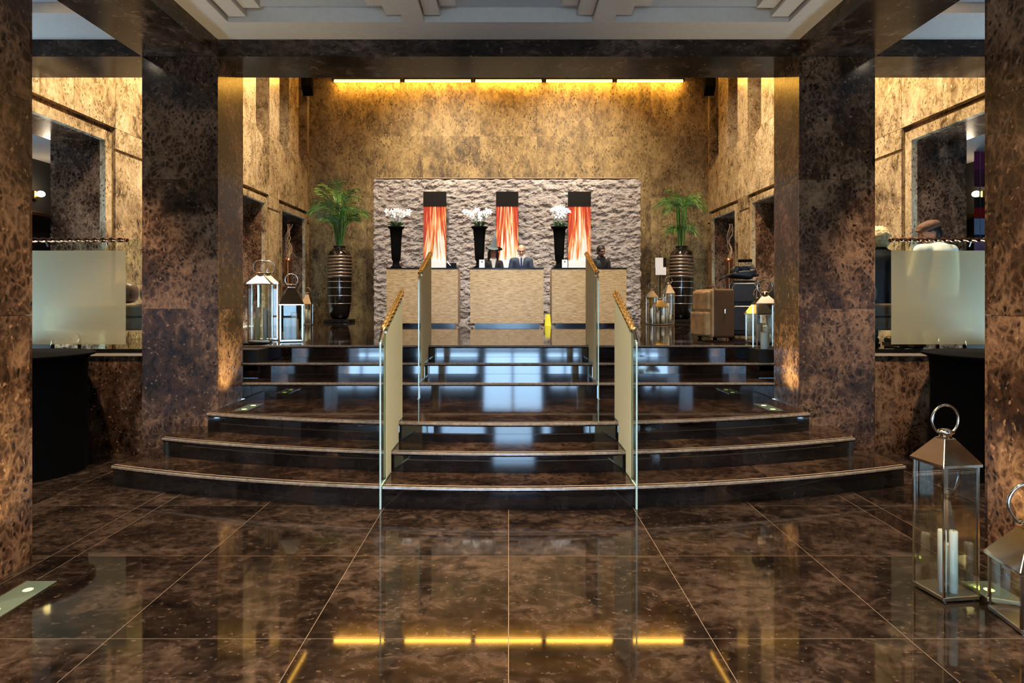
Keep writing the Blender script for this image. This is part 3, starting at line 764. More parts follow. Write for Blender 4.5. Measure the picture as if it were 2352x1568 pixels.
# ------------------------------------------------------------------ stone feature wall
def stone_wall():
    X0, X1, Z0, Z1, Y = -3.0, 2.94, UP, 4.16, 14.0
    nx, nz = 300, 160
    vs = []; fs = []
    def disp(x, z):
        p = Vector((x*6.0, 3.1, z*10.0)); d = noise.fractal(p, 0.7, 2.1, 5, noise_basis='PERLIN_ORIGINAL')
        r = abs(noise.noise(Vector((x*3.2, 9.7, z*7.0)))); q = noise.cell(Vector((x*9.0+d, 1.0, z*18.0+d)))
        return d*0.032 - r*0.030 + q*0.012
    for j in range(nz+1):
        for i in range(nx+1):
            x = X0+(X1-X0)*i/nx; z = Z0+(Z1-Z0)*j/nz
            e = min(i, nx-i, nz-j)
            ed = 0.0 if e > 0 else 1.0
            jx = (noise.noise(Vector((z*7, 2.0*i, 0)))*0.05 if i in (0, nx) else 0)
            jz = (noise.noise(Vector((x*6, 5.0, 0)))*0.025 if j == nz else 0)
            vs.append((x+jx, Y - disp(x, z) + 0.02*ed, z+jz))
    o = nx+1
    for j in range(nz):
        for i in range(nx): fs.append((j*o+i, j*o+i+1, (j+1)*o+i+1, (j+1)*o+i))
    # back and sides
    ring = [j*o for j in range(nz+1)] + [nz*o+i for i in range(1, nx+1)] + [j*o+nx for j in range(nz-1, -1, -1)]
    base = len(vs)
    for r in ring: x, y, z = vs[r]; vs.append((x, Y+0.45, z))
    for k in range(len(ring)-1): fs.append((ring[k], ring[k+1], base+k+1, base+k))
    fs.append(tuple(base+k for k in range(len(ring))))
    ob = MB().add(vs, fs).build('stone_feature_wall', M['stone']); tag(ob, 'rough split grey stone wall behind the reception desks', 'wall', kind='structure')
    # thin trim on the top edge
    MB().box(X0+0.03, X1-0.03, Y+0.02, Y+0.42, Z1+0.028, Z1+0.04).build('top_trim', M['strip'], ob)
stone_wall()
for k, (a, b_) in enumerate(((-1.86, -1.37), (-0.27, 0.21), (1.31, 1.80))):
    t = thing('wall_painting', ['left','middle','right'][k]+' of three tall abstract paintings streaked red, orange and white', 'painting', ((a+b_)/2, 13.80, UP), 0, 'abstract paintings on the stone wall')
    w = (b_-a)/2
    MB().box(-w, w, 0.0, 0.05, 1.38, 2.56).build('canvas', M['canvas'], t)
    tag(MB().box(-w-0.004, w+0.004, -0.01, 0.06, 2.56, 2.88).build('header_panel', M['hdr'] if 'hdr' in M else M['blackm'], t), 'dark brown panel at the head')
    tag(MB().box(-w, w, -0.03, 0.06, 0.9, 1.38).build('base_panel', M['white'], t), 'pale grey panel at the foot')
    MB().box(-w+0.06, w-0.06, 0.05, 0.30, 1.0, 2.8).build('back_support', M['blackm'], t)

# ------------------------------------------------------------------ reception desks
for k, (a, b_) in enumerate(((-2.36, -0.98), (-0.74, 0.68), (0.84, 2.28))):
    t = thing('reception_desk', ['left','middle','right'][k]+' of three reception desks faced with thin strips of golden stone', 'desk', ((a+b_)/2, 12.2, UP), 0, 'reception desks')
    w = (b_-a)/2
    MB().box(-w+0.02, w-0.02, 0.0, 0.03, 0.06, 1.115).build('front_panel', M['desk'], t)
    for s in (-1, 1):
        x0, x1 = sorted((s*w, s*(w-0.02))); MB().box(x0, x1, -0.004, 0.62, 0.06, 1.115).build('side_panel', M['desk'], t)
    MB().box(-w-0.005, w+0.005, -0.012, 0.30, 1.115, 1.135).build('counter_top', M['black'], t)
    MB().box(-w+0.02, w-0.02, 0.27, 0.65, 0.74, 0.77).build('work_surface', M['black'], t)
    MB().box(-w+0.08, w-0.08, 0.12, 0.55, 0.0, 0.06).build('plinth', M['black'], t)
    MB().box(-w+0.10, w-0.10, 0.05, 0.075, 0.070, 0.080).build('blue_light_strip', M['ledblue'], t)

# black trumpet vases with white orchids
fm = MB()
for k in range(5):
    a = 2*math.pi*k/5; wd = 0.030 if k % 2 == 0 else 0.022
    c, s_ = math.cos(a), math.sin(a)
    pts = [(0,0,0), (0.024,-wd*0.6,0.008), (0.048,-wd*0.45,0.006), (0.058,0,0.0), (0.048,wd*0.45,0.006), (0.024,wd*0.6,0.008)]
    fm.add([(p[0]*c-p[1]*s_, p[0]*s_+p[1]*c, p[2]) for p in pts], [(0,1,2,3,4,5)])
    fm.add([(p[0]*c-p[1]*s_, p[0]*s_+p[1]*c, p[2]-0.002) for p in pts], [(5,4,3,2,1,0)])
fm.ell((0,0,0.012), 0.012, 8, 6)
flower_src = fm.build('flower', M['petal']); flower_me = flower_src.data; bpy.data.objects.remove(flower_src)
for k, (px_, dx) in enumerate(((909, 0.0), (1101, 0.0), (1285, 0.05))):
    x = (px_-1168)*12.33/F_PX
    v = MB().lathe([(0.115,0),(0.115,0.02),(0.075,0.05),(0.06,0.12),(0.085,0.17),(0.095,0.3),(0.105,0.55),(0.125,0.76),(0.165,0.79),(0.165,0.81),(0.115,0.80),(0.10,0.74)], 24, cap=True)
    o = v.build('trumpet_vase', M['blackm'], None, True, loc=(x, 12.37, UP+1.135)); tag(o, ['left','middle','right'][k]+' of the tall slim black vases on the desk tops', 'vase', 'black desk vases')
    t = thing('orchid_arrangement', 'white orchids in the '+['left','middle','right'][k]+' black desk vase', 'flowers', (x, 12.37, UP+1.135+0.76), 0, 'white orchids')
    rd = random.Random(40+k)
    lm = MB()
    for j in range(7):
        a = j*0.9+k; r0 = 0.03; pts = [(0.03*math.cos(a),0.03*math.sin(a),0), (0.10*math.cos(a),0.10*math.sin(a),0.10+0.05*rd.random()), (0.19*math.cos(a),0.17*math.sin(a),0.09+0.06*rd.random())]
        lm.tube(pts, [0.012,0.026,0.004], 6)
    lm.build('leaves', M['orchid_leaf'], t)
    for j in range(6):
        a = 2*math.pi*j/6+0.3*k; lean = rd.uniform(0.12, 0.27)
        if k == 2: lean *= 0.6
        pts = [Vector((0.02*math.cos(a), 0.02*math.sin(a), 0))]
        for q in range(1, 7):
            u = q/6; pts.append(Vector((math.cos(a)*lean*u**1.6, math.sin(a)*lean*u**1.6, (0.40 if k != 2 else 0.42)*u - 0.10*lean*4*u**3)))
        MB().tube(pts, 0.004, 5).build('flower_stem', M['stem'], t)
        for q in range(3, 7):
            for e in range(2):
                p = pts[q] + Vector((rd.uniform(-.05,.05), rd.uniform(-.05,.05)-0.02, rd.uniform(-.02,.04)))
                inst(flower_me, 'flower', t, p, (R(70)+rd.uniform(-.5,.5), rd.uniform(-.5,.5), rd.uniform(-.9,.9)), (1.15,1.15,1.15))
# small cards
for k, (px_, w_) in enumerate(((1107, 'beside the hatted receptionist'), (1297, 'beside the right black vase'))):
    x = (px_-1168)*12.22/F_PX
    t = thing('tent_card', f'small white card standing on the desk {w_}', 'card', (x, 12.215, UP+1.136), 0, 'white desk cards')
    m = MB(); m.prism([(-0.02,0.0),(0.02,0.0),(0.004,0.155),(-0.004,0.155)], 'x', -0.052, 0.052); m.build('card', M['white'], t)
    MB().box(-0.012, 0.014, -0.011, -0.008, 0.10, 0.125).build('printed_mark', M['ink'], t)
# monitor whose dark back shows over the left desk
t = thing('computer_monitor', 'black computer monitor showing above the left reception desk', 'monitor', ((1037-1168)*12.62/F_PX, 12.62, UP+0.771))
MB().box(-0.10, 0.10, -0.08, 0.08, 0, 0.012).build('stand_base', M['black'], t); MB().box(-0.02, 0.02, -0.015, 0.015, 0.012, 0.2).build('stand_neck', M['black'], t)
MB().box(-0.10, 0.10, -0.02, 0.02, 0.18, 0.48).build('screen', M['black'], t, bevel=0.006)
tag(MB().add([(-0.095,-0.024,0.50),(-0.02,-0.028,0.42),(-0.01,-0.028,0.43),(-0.08,-0.024,0.52),(-0.095,-0.022,0.50),(-0.02,-0.026,0.42),(-0.01,-0.026,0.43),(-0.08,-0.022,0.52)], [(0,1,2,3),(7,6,5,4),(0,4,5,1),(1,5,6,2),(2,6,7,3),(3,7,4,0)]).build('paper_note', M['white'], t), 'white paper strip')
# yellow caution stand between the desks
t = thing('caution_stand', 'small yellow caution stand on the floor between the middle and right desks', 'sign', ((1258-1168)*12.32/F_PX, 12.32, UP))
for s in (-1, 1):
    m = MB(); T_ = TM((0, s*0.06, 0), 0, s*R(12)); m.prism([(-0.065,0),(0.065,0),(0.045,0.24),(-0.045,0.24)], 'y', -0.006, 0.006, T_); m.build('board', M['yellow'], t)
MB().box(-0.04, 0.04, -0.02, 0.02, 0.222, 0.238).build('hinge', M['yellow'], t)

# ------------------------------------------------------------------ tall banded vases with palms
def big_vase(x, y, label):
    t = thing('floor_vase', label, 'vase', (x, y, UP), 0, 'tall banded floor vases')
    MB().box(-0.29, 0.29, -0.29, 0.29, 0, 0.07).build('plinth', M['black'], t, bevel=0.008)
    H = 1.74
    prof = [(0.15,0.07),(0.20,0.12),(0.235,0.25),(0.262,0.45),(0.27,0.8),(0.27,1.35),(0.262,1.50),(0.235,1.60),(0.17,1.66),(0.13,1.68),(0.13,1.72),(0.15,H),(0.12,H),(0.11,1.66)]
    MB().lathe(prof, 40).build('body', M['vase'], t, True)
    for i in range(7):
        z = 1.02+0.075*i
        r = 0.272 if z < 1.38 else 0.272-(z-1.38)*0.12
        MB().lathe([(r-0.004,z),(r+0.004,z+0.008),(r+0.004,z+0.045),(r-0.004,z+0.053)], 40, cap=False).build('bronze_band', M['vband'], t, True)
    for z, r in ((0.42,0.262),(0.60,0.268),(0.78,0.271),(0.92,0.272)):
        MB().lathe([(r-0.003,z),(r+0.003,z+0.002),(r+0.003,z+0.012),(r-0.003,z+0.014)], 40, cap=False).build('silver_line', M['vline'], t, True)
    return t
def frond(t, base, top, droop_dir, length, droop, mat, rd, nl=19, lw=0.17):
    base = Vector(base); top = Vector(top)
    d = (top-base); pts = [base.lerp(top, i/4) + Vector((0,0,0)) for i in range(5)]
    dirv = (d.normalized()*0.75 + Vector(droop_dir)*0.55).normalized(); p = top.copy()
    k = 10
    for i in range(k):
        dirv = (dirv + Vector(droop_dir)*0.10 + Vector((0,0,-droop))).normalized(); p = p + dirv*(length/k); pts.append(p.copy())
    m = MB(); m.tube(pts, [0.010]*5 + [0.008*(1-i/12) for i in range(k)], 5)
    for i in range(nl):
        u = (i+0.5)/nl; q = 4+u*(k-0.01); i0 = int(q); f_ = q-i0
        P_ = pts[i0].lerp(pts[min(i0+1, len(pts)-1)], f_); tg = (pts[min(i0+1, len(pts)-1)]-pts[i0]).normalized()
        side = tg.cross(Vector((0,0,1)));
        side = side.normalized() if side.length > 0.05 else Vector((1,0,0))
        nrm = side.cross(tg).normalized()
        ln = lw*1.7*math.sin(math.pi*(0.22+0.68*u))*rd.uniform(0.7,1.25)
        for sg in (-1, 1):
            dd = (side*sg*rd.uniform(0.35,0.8) + tg*rd.uniform(0.7,1.1) + nrm*rd.uniform(0.0,0.5) + Vector((0,0,-rd.random()*0.5))).normalized()
            tip = P_ + dd*ln + Vector((0,0,-ln*0.25)); mid = P_ + dd*ln*0.5
            wv = tg*0.009
            m.add([P_-wv*0.4, P_+wv*0.4, mid+wv, tip, mid-wv], [(0,1,2,4),(4,2,3)])
    m.build('frond', mat, t)
def palm(x, y, label, tiers, seed, dk=0.7):
    t = thing('potted_palm', label, 'plant', (x, y, UP+1.70), 0, 'palms in the floor vases')
    rd = random.Random(seed)
    for (zt, n, spread, ln, droop, rad) in tiers:
        for i in range(n):
            a = 2*math.pi*i/n + rd.uniform(-.3,.3); dv = Vector((math.cos(a), math.sin(a)*0.85, 0))
            z1 = zt*rd.uniform(0.82,1.12)
            frond(t, (dv.x*0.05, dv.y*0.05, 0.0), (dv.x*rad, dv.y*rad, z1), dv*spread, ln*rd.uniform(0.85,1.15), droop*rd.uniform(0.8,1.3), M['leaf'] if rd.random() < dk else M['leaf2'], rd)
    sm = MB()
    for i in range(5):
        a = 1.3*i; sm.tube([(0.04*math.cos(a),0.04*math.sin(a),-0.05),(0.07*math.cos(a),0.07*math.sin(a),0.45)], [0.018,0.012], 7)
    sm.build('stem_bundle', M['stem'], t)
VL = ((780-1168)*14.45/F_PX, (1565-1168)*14.45/F_PX)
big_vase(VL[0], 14.45, 'tall black banded floor vase left of the stone wall'); big_vase(VL[1], 14.45, 'tall black banded floor vase right of the stone wall')
palm(VL[0], 14.45, 'dense dark green palm in the left floor vase', [(0.80, 17, 0.75, 0.55, 0.15, 0.20), (1.0, 11, 0.4, 0.52, 0.08, 0.13), (0.58, 11, 0.45, 0.34, 0.10, 0.14)], 3)
palm(VL[1], 14.45, 'lighter green palm with a lower tuft in the right floor vase', [(0.90, 12, 0.8, 0.48, 0.20, 0.13), (1.0, 7, 0.4, 0.40, 0.12, 0.08), (0.40, 9, 0.6, 0.28, 0.20, 0.08)], 5, 0.35)

# pale sign board beside the right floor vase
t = thing('sign_board', 'pale grey sign sheets on a thin black stand beside the right vase', 'sign', ((1516-1168)*13.9/F_PX, 13.9, UP))
MB().lathe([(0.12,0),(0.12,0.012),(0.02,0.02)], 20).build('stand_base', M['black'], t)
MB().tube([(0,0,0.01),(0,0,1.5)], 0.012, 8).build('stand_pole', M['black'], t)
MB().box(-0.11, 0.13, -0.012, 0.012, 1.07, 1.44).build('backing_board', M['black'], t)
MB().box(-0.11, 0.065, -0.018, -0.0125, 1.22, 1.44).build('sheet', M['white'], t); MB().box(-0.105, 0.13, -0.019, -0.0125, 1.06, 1.23).build('sheet', M['white'], t)

# tall branch arrangements by the wall piers
for s, w in ((-1, 'left'), (1, 'right')):
    t = thing('branch_vase', f'tall slim brown vase of curly twigs by the {w} wall pier', 'vase', (s*4.62, 13.2, UP), 0, 'vases of curly twigs')
    MB().lathe([(0.10,0),(0.10,0.02),(0.06,0.06),(0.055,0.5),(0.075,1.30),(0.085,1.38),(0.07,1.38),(0.06,1.25)], 20).build('vase_body', M['bronze'], t, True)
    rd = random.Random(11+s)
    for i in range(5):
        p = Vector((0.02*math.cos(i*1.3), 0.02*math.sin(i*1.3), 1.2)); pts = [p.copy()]; a = rd.random()*6
        for q in range(12):
            a += 0.9; p = p + Vector((0.035*math.cos(a)+rd.uniform(-.015,.015), 0.03*math.sin(a), 0.075)); pts.append(p.copy())
        MB().tube(pts, [0.012*(1-j/16) for j in range(13)], 5).build('twig', M['twig'], t)

# ------------------------------------------------------------------ lanterns
ring_cache = {}
def lantern(label, x, y, z, w, hb, hr, rr, rz=0.0, group='metal lanterns', cap=0.33):
    """w: side of the base, hb: height of the eaves, hr: height of the roof, rr: radius of the ring handle"""
    t = thing('lantern', label, 'lantern', (x, y, z), rz, group)
    a = w/2; p = max(0.008, w*0.045); fb = 0.02
    MB().box(-a, a, -a, a, 0.006, 0.006+fb).build('base', M['steel2'], t, bevel=0.002)
    ft = MB()
    for sx in (-1, 1):
        for sy in (-1, 1): ft.lathe([(0.010,0),(0.012,0.006)], 8, T=TM((sx*(a-0.02), sy*(a-0.02), 0)))
    ft.build('feet', M['steel2'], t)
    for sx in (-1, 1):
        for sy in (-1, 1):
            x0, x1 = sorted((sx*a, sx*(a-p))); y0, y1 = sorted((sy*a, sy*(a-p)))
            MB().box(x0, x1, y0, y1, 0.026, hb).build('post', M['steel'], t)
    q = a-p*0.5
    for sy in (-1, 1):
        MB().box(-a+p, a-p, sy*q-0.0012, sy*q+0.0012, 0.027, hb-0.001).build('pane', M['lglass'], t)
        MB().box(sy*q-0.0012, sy*q+0.0012, -a+p, a-p, 0.027, hb-0.001).build('pane', M['lglass'], t)
    e = a*1.10; c = a*cap
    rf = MB(); vs = []
    for zz, hw in ((hb, e), (hb+0.014, e), (hb+hr, c), (hb+hr+0.004, c)):
        vs += [(-hw,-hw,zz),(hw,-hw,zz),(hw,hw,zz),(-hw,hw,zz)]
    fs = [(3,2,1,0),(12,13,14,15)]
    for i in range(3):
        for k in range(4): fs.append((i*4+k, i*4+(k+1)%4, (i+1)*4+(k+1)%4, (i+1)*4+k))
    rf.add(vs, fs).build('roof', M['steel'], t, bevel=0.002)
    zc = hb+hr
    cp = MB().lathe([(c*0.95,zc+0.002),(c*0.8,zc+0.02),(c*1.25,zc+0.03),(c*1.25,zc+0.036),(c*0.9,zc+0.045),(c*0.2,zc+0.05)], 20).build('cap', M['steel'], t, True)
    n = 28; pts = []
    zr = zc+0.03+rr*0.86
    for k in range(n+1):
        al = R(-60) + R(300)*k/n
        pts.append((rr*math.cos(al), 0, zr+rr*1.0*math.sin(al)))
    MB().tube(pts, rr*0.085, 8).build('handle', M['steel'], cp, True)
    return t
def candles(where, x, y, z, rz, lst):
    for k, (dx, dy, r, h, yel) in enumerate(lst):
        c, s_ = math.cos(rz), math.sin(rz); nm = ['first', 'second', 'third', 'fourth'][k]
        size = 'tall' if h == max(l[3] for l in lst) else ('shortest' if h == min(l[3] for l in lst) else 'medium')
        o = MB().lathe([(r,0),(r,h-0.006),(r*0.9,h),(r*0.5,h-0.004)], 20).build('candle', M['candley'] if yel else M['candle'], None, True, loc=(x+dx*c-dy*s_, y+dx*s_+dy*c, z+0.0265))
        tag(o, f'{size} {"yellow" if yel else "ivory"} pillar candle inside {where}, {nm} from its left', 'candle', 'candles in the lanterns')
        MB().tube([(0,0,h-0.006),(0.002,0,h+0.012)], 0.0016, 5).build('wick', M['wick'], o)
LN = [
 # label, where, x, y, z, w, hb, hr, rr, rz, candles
 ('tall square lantern on the lobby floor at the right, standing whole in view', 'the tall foreground lantern', 2.232, 3.222, 0.0, 0.20, 0.665, 0.125, 0.075, R(8), [(-0.045,-0.03,0.020,0.31,0),(0.0,-0.05,0.019,0.31,0),(0.04,0.02,0.02,0.215,0)]),
 ('squat lantern cut off by the right edge of the picture', 'the squat foreground lantern', 2.42, 2.915, 0.0, 0.24, 0.27, 0.165, 0.10, R(-7), [(-0.02,-0.04,0.03,0.17,0),(0.05,0.03,0.03,0.12,0)]),
 ('tall lantern at the top of the stairs against the left column', 'the tall lantern by the left column', -3.03, 7.70, UP, 0.25, 0.70, 0.11, 0.085, R(12), [(-0.03,-0.06,0.036,0.27,1),(-0.045,0.05,0.022,0.40,0),(0.05,0.0,0.024,0.40,0)]),
 ('lantern half hidden behind the tall lantern by the left column', 'the half hidden left lantern', -3.10, 8.12, UP, 0.24, 0.72, 0.11, 0.085, R(20), [(0.0,0.0,0.03,0.35,0)]),
 ('wide lantern with steep roof at the top of the stairs, left', 'the wide left lantern', -2.70, 7.84, UP, 0.27, 0.45, 0.22, 0.075, R(20), [(-0.05,-0.04,0.035,0.27,0),(0.03,-0.05,0.035,0.33,0),(0.05,0.05,0.035,0.25,0)]),
 ('small low lantern behind the wide left lantern', 'the low rear left lantern', -4.36, 12.5, UP, 0.26, 0.36, 0.16, 0.06, R(10), [(-0.04,-0.04,0.04,0.22,0),(0.05,0.0,0.04,0.18,0)]),
 ('slim lantern against the left back corner', 'the slim rear left lantern', -4.10, 12.85, UP, 0.18, 0.42, 0.20, 0.06, R(5), [(-0.02,-0.02,0.03,0.30,0),(0.035,0.02,0.03,0.28,0)]),
 ('slim lantern at the back of the group beside the right floor vase', 'the slim rear right lantern', 3.00, 13.2, UP, 0.19, 0.56, 0.14, 0.075, R(6), [(0,0,0.03,0.3,0)]),
 ('low pyramid roofed lantern in front of the right floor vase group', 'the low right lantern', 3.06, 12.75, UP, 0.25, 0.36, 0.14, 0.03, R(4), [(-0.05,-0.03,0.035,0.28,0),(0.06,-0.02,0.035,0.18,0)]),
 ('tall lantern with a shining roof right before the right floor vase', 'the tall right lantern', 3.29, 12.95, UP, 0.18, 0.64, 0.18, 0.075, R(8), [(-0.02,-0.02,0.03,0.42,0),(0.03,0.0,0.03,0.18,0)]),
 ('tall lantern on the stair tread against the right column', 'the tall lantern by the right column', 2.85, 7.01, STEP_Z[4], 0.22, 0.63, 0.10, 0.08, R(-10), [(-0.01,-0.03,0.042,0.30,0),(0.03,0.05,0.03,0.36,0)]),
 ('lower lantern behind the tall lantern by the right column', 'the lower lantern by the right column', 3.04, 7.66, UP, 0.22, 0.34, 0.16, 0.07, R(15), [(0.0,-0.02,0.035,0.2,0)]),
]
for lb, wh, x, y, z, w, hb, hr, rr, rz, cs in LN:
    lantern(lb, x, y, z, w, hb, hr, rr, rz); candles(wh, x, y, z, rz, cs)

# ------------------------------------------------------------------ luggage by the right wall
M['tan'] = plain('tan_canvas', (0.55,0.33,0.14), 0.75, 0.0, 0.3, 9.0, 0.3)
M['brown'] = plain('brown_canvas', (0.11,0.052,0.02), 0.7, 0.0, 0.15, 9.0, 0.2)
M['grey'] = plain('charcoal_nylon', (0.028,0.027,0.030), 0.55, 0.0, 0.2, 12.0, 0.2)
M['piping'] = plain('silver_piping', (0.42,0.40,0.40), 0.35, 0.3)
M['navy'] = plain('black_nylon', (0.010,0.012,0.017), 0.45, 0.0, 0.3, 8.0, 0.3)
def wheels(t, pts, r=0.03):
    for x, y in pts:
        MB().lathe([(r*0.6,-0.014),(r,-0.010),(r,0.010),(r*0.6,0.014)], 16, T=TM((x, y, r), 0, R(90))).build('wheel', M['blackm'], t, True)
# tan suitcase: pocket face looks to local -X, narrow brown side to local -Y
t = thing('suitcase', 'tan and brown soft suitcase with front pockets, nearest the stairs', 'suitcase', (2.72, 8.32, UP), R(16), 'suitcases by the right wall')
MB().box(-0.14, 0.16, -0.21, 0.21, 0.025, 0.66).build('body', M['brown'], t, bevel=0.03, seg=3)
MB().box(-0.17, -0.14, -0.205, 0.205, 0.035, 0.65).build('front_shell', M['tan'], t, bevel=0.02, seg=2)
for z0, z1, d in ((0.06, 0.36, 0.09), (0.39, 0.63, 0.055)):
    pk = MB().box(-0.17-d, -0.165, -0.175, 0.175, z0, z1).build('pocket', M['tan'], t, bevel=0.02, seg=3)
    MB().tube([(-0.172-d, -0.15, z1-0.03), (-0.172-d, 0.15, z1-0.03)], 0.004, 6).build('zip', M['piping'], pk)
MB().tube([(0.0,-0.212,0.40),(0.0,-0.228,0.395),(0.0,-0.228,0.34),(0.0,-0.212,0.335)], 0.008, 6).build('side_lug', M['steel'], t)
MB().tube([(-0.05,-0.09,0.655),(-0.05,-0.07,0.69),(-0.05,0.07,0.69),(-0.05,0.09,0.655)], 0.012, 8).build('top_handle', M['brown'], t)
wheels(t, [(-0.11,-0.17),(-0.11,0.17),(0.12,-0.17),(0.12,0.17)])
# charcoal suitcase
t = thing('suitcase', 'charcoal suitcase with silver piping and raised handle behind the tan one', 'suitcase', (3.27, 8.72, UP), R(-22), 'suitcases by the right wall')
MB().box(-0.20, 0.20, -0.13, 0.15, 0.025, 0.78).build('body', M['grey'], t, bevel=0.035, seg=3)
for z0, z1 in ((0.09, 0.44), (0.48, 0.75)):
    pk = MB().box(-0.165, 0.165, -0.175, -0.125, z0, z1).build('pocket', M['grey'], t, bevel=0.02, seg=3)
    zz = [(-0.15,z0+0.02),(-0.155,z1-0.06),(-0.12,z1-0.015),(0.12,z1-0.015),(0.155,z1-0.06),(0.15,z0+0.02)]
    MB().tube([(a, -0.172, b) for a, b in zz], 0.007, 6).build('piping', M['piping'], pk)
for x in (-0.195, 0.195):
    MB().tube([(x,-0.125,0.08),(x,-0.125,0.72),(x*0.8,-0.125,0.775)], 0.006, 6).build('edge_piping', M['piping'], t)
MB().tube([(-0.08,0.12,0.76),(-0.08,0.12,1.06),(0.08,0.12,1.06),(0.08,0.12,0.76)], 0.011, 8).build('pull_handle', M['steel'], t)
MB().box(-0.095, 0.095, 0.10, 0.14, 1.045, 1.085).build('grip', M['blackm'], t, bevel=0.01)
wheels(t, [(-0.16,-0.09),(0.16,-0.09),(-0.16,0.11),(0.16,0.11)])
def soft_blob(m, c, r, seed, nu=22, nv=14, amp=0.12):
    base = len(m.v); m.ell((0,0,0), (1,1,1), nu, nv)
    for i in range(base, len(m.v)):
        v = Vector(m.v[i]); q = 1+amp*noise.noise(v*1.7+Vector((seed,0,0)))+amp*0.6*noise.noise(v*4.1+Vector((0,seed,0)))
        p = [math.copysign(abs(a)**0.75, a) for a in v]
        m.v[i] = (c[0]+p[0]*r[0]*q, c[1]+p[1]*r[1]*q, c[2]+p[2]*r[2]*q)
    return m
t = thing('duffel_bag', 'crumpled black duffel bag lying on top of the charcoal suitcase', 'bag', (3.22, 8.68, UP+0.80), R(-22))
soft_blob(soft_blob(soft_blob(soft_blob(MB(), (0,0,0.062), (0.19,0.12,0.060), 2.0, amp=0.25), (-0.07,-0.03,0.115), (0.08,0.08,0.055), 4.0, amp=0.35), (0.07,0.0,0.135), (0.09,0.09,0.065), 7.0, amp=0.35), (0.13,-0.03,0.09), (0.06,0.07,0.055), 9.0, amp=0.3).build('body', M['navy'], t, True)
MB().tube([(-0.12,-0.06,0.12),(-0.08,-0.10,0.17),(0.06,-0.11,0.17),(0.11,-0.06,0.12)], 0.011, 6).build('strap', M['grey'], t, True)
MB().tube([(-0.2,-0.02,0.05),(-0.26,-0.08,0.02),(-0.30,-0.04,-0.015)], 0.013, 6).build('strap', M['navy'], t, True)
t = thing('backpack', 'black backpack standing between the charcoal suitcase and the right column', 'bag', (3.78, 8.85, UP), R(-10))
soft_blob(MB(), (0,0,0.40), (0.16,0.13,0.40), 5.0, amp=0.08).build('body', M['navy'], t, True)
soft_blob(MB(), (0,-0.12,0.22), (0.12,0.05,0.16), 6.0, amp=0.08).build('pocket', M['navy'], t, True)
MB().tube([(-0.04,0,0.80),(-0.03,0,0.86),(0.03,0,0.86),(0.04,0,0.80)], 0.010, 6).build('carry_loop', M['grey'], t, True)
# dark bag among the left rear lanterns
t = thing('tote_bag', 'small black bag on the floor behind the wide left lantern', 'bag', (-3.15, 9.15, UP), R(20))
soft_blob(MB(), (0,0,0.33), (0.17,0.09,0.33), 8.0, amp=0.06).build('body', M['navy'], t, True)
MB().tube([(-0.07,0,0.62),(-0.06,0,0.74),(0.06,0,0.74),(0.07,0,0.62)], 0.010, 6).build('handle', M['grey'], t, True)

# ------------------------------------------------------------------ black round draped tables in the aisles
for s, w in ((-1, 'left'), (1, 'right')):
    t = thing('draped_table', f'tall round table under a black cloth in the {w} aisle', 'table', (s*4.30, 5.50, 0), 0, 'black draped tables')
    m = MB(); n = 48; prof = [(0.56,1.0),(0.53,0.97),(0.52,0.7),(0.53,0.3),(0.55,0.0)]; vs = []; fs = []
    for i, (r, z) in enumerate(prof):
        for k in range(n):
            a = 2*math.pi*k/n; q = r + 0.014*math.sin(a*14)*(1-z)
            vs.append((q*math.cos(a), q*math.sin(a), z))
    for i in range(len(prof)-1):
        for k in range(n):
            k2 = (k+1) % n; fs.append(((i+1)*n+k, (i+1)*n+k2, i*n+k2, i*n+k))
    fs.append(tuple(range(n)))
    m.add(vs, fs).build('cloth', M['blackm'], t, True)
    MB().lathe([(0.575,1.001),(0.59,1.006),(0.59,1.022),(0.575,1.028)], 48).build('table_top', M['blackm'], t)

# ------------------------------------------------------------------ benches with bolsters behind the balustrades
M['leather'] = plain('brown_leather', (0.13,0.075,0.045), 0.4)
M['leather2'] = plain('beige_leather', (0.34,0.25,0.16), 0.4)
for s, w in ((-1, 'left'), (1, 'right')):
    col = M['leather2'] if s < 0 else M['leather']
    t = thing('lounge_bench', f'upholstered lounge bench behind the {w} aisle balustrade', 'bench', (s*4.17, 6.86, UP), 0, 'lounge benches')
    MB().box(-0.70, 0.70, -0.27, 0.27, 0.20, 0.335).build('upholstered_base', col, t, bevel=0.02, seg=3)
    for a, b_ in ((-0.70, 0.0), (0.0, 0.70)): MB().box(a+0.003, b_-0.003, -0.275, 0.275, 0.34, 0.48).build('seat_cushion', col, t, bevel=0.035, seg=3)
    for x in (-0.64, 0.64):
        for y in (-0.21, 0.21): MB().lathe([(0.018,0),(0.018,0.2)], 10, T=TM((x, y, 0))).build('leg', M['steel'], t, True)
    b_ = MB(); b_.lathe([(0.02,-0.2),(0.085,-0.19),(0.10,-0.17),(0.10,0.17),(0.085,0.19),(0.02,0.2)], 24, T=TM((0,0,0), 0, 0, R(90)))
    o = b_.build('bolster_cushion', col, None, True, loc=(s*3.68, 6.70, UP+0.585)); tag(o, f'round bolster cushion on the end of the {w} lounge bench', 'cushion', 'bolster cushions')
rb = MB(); soft_blob(rb, (0,0,0.105), (0.12,0.10,0.115), 3.0, amp=0.03)
o = rb.build('round_cushion', M['leather'], None, True, loc=(-4.08, 6.72, UP+0.490)); tag(o, 'round dark cushion on the left lounge bench, seen blurred through frosted glass', 'cushion')

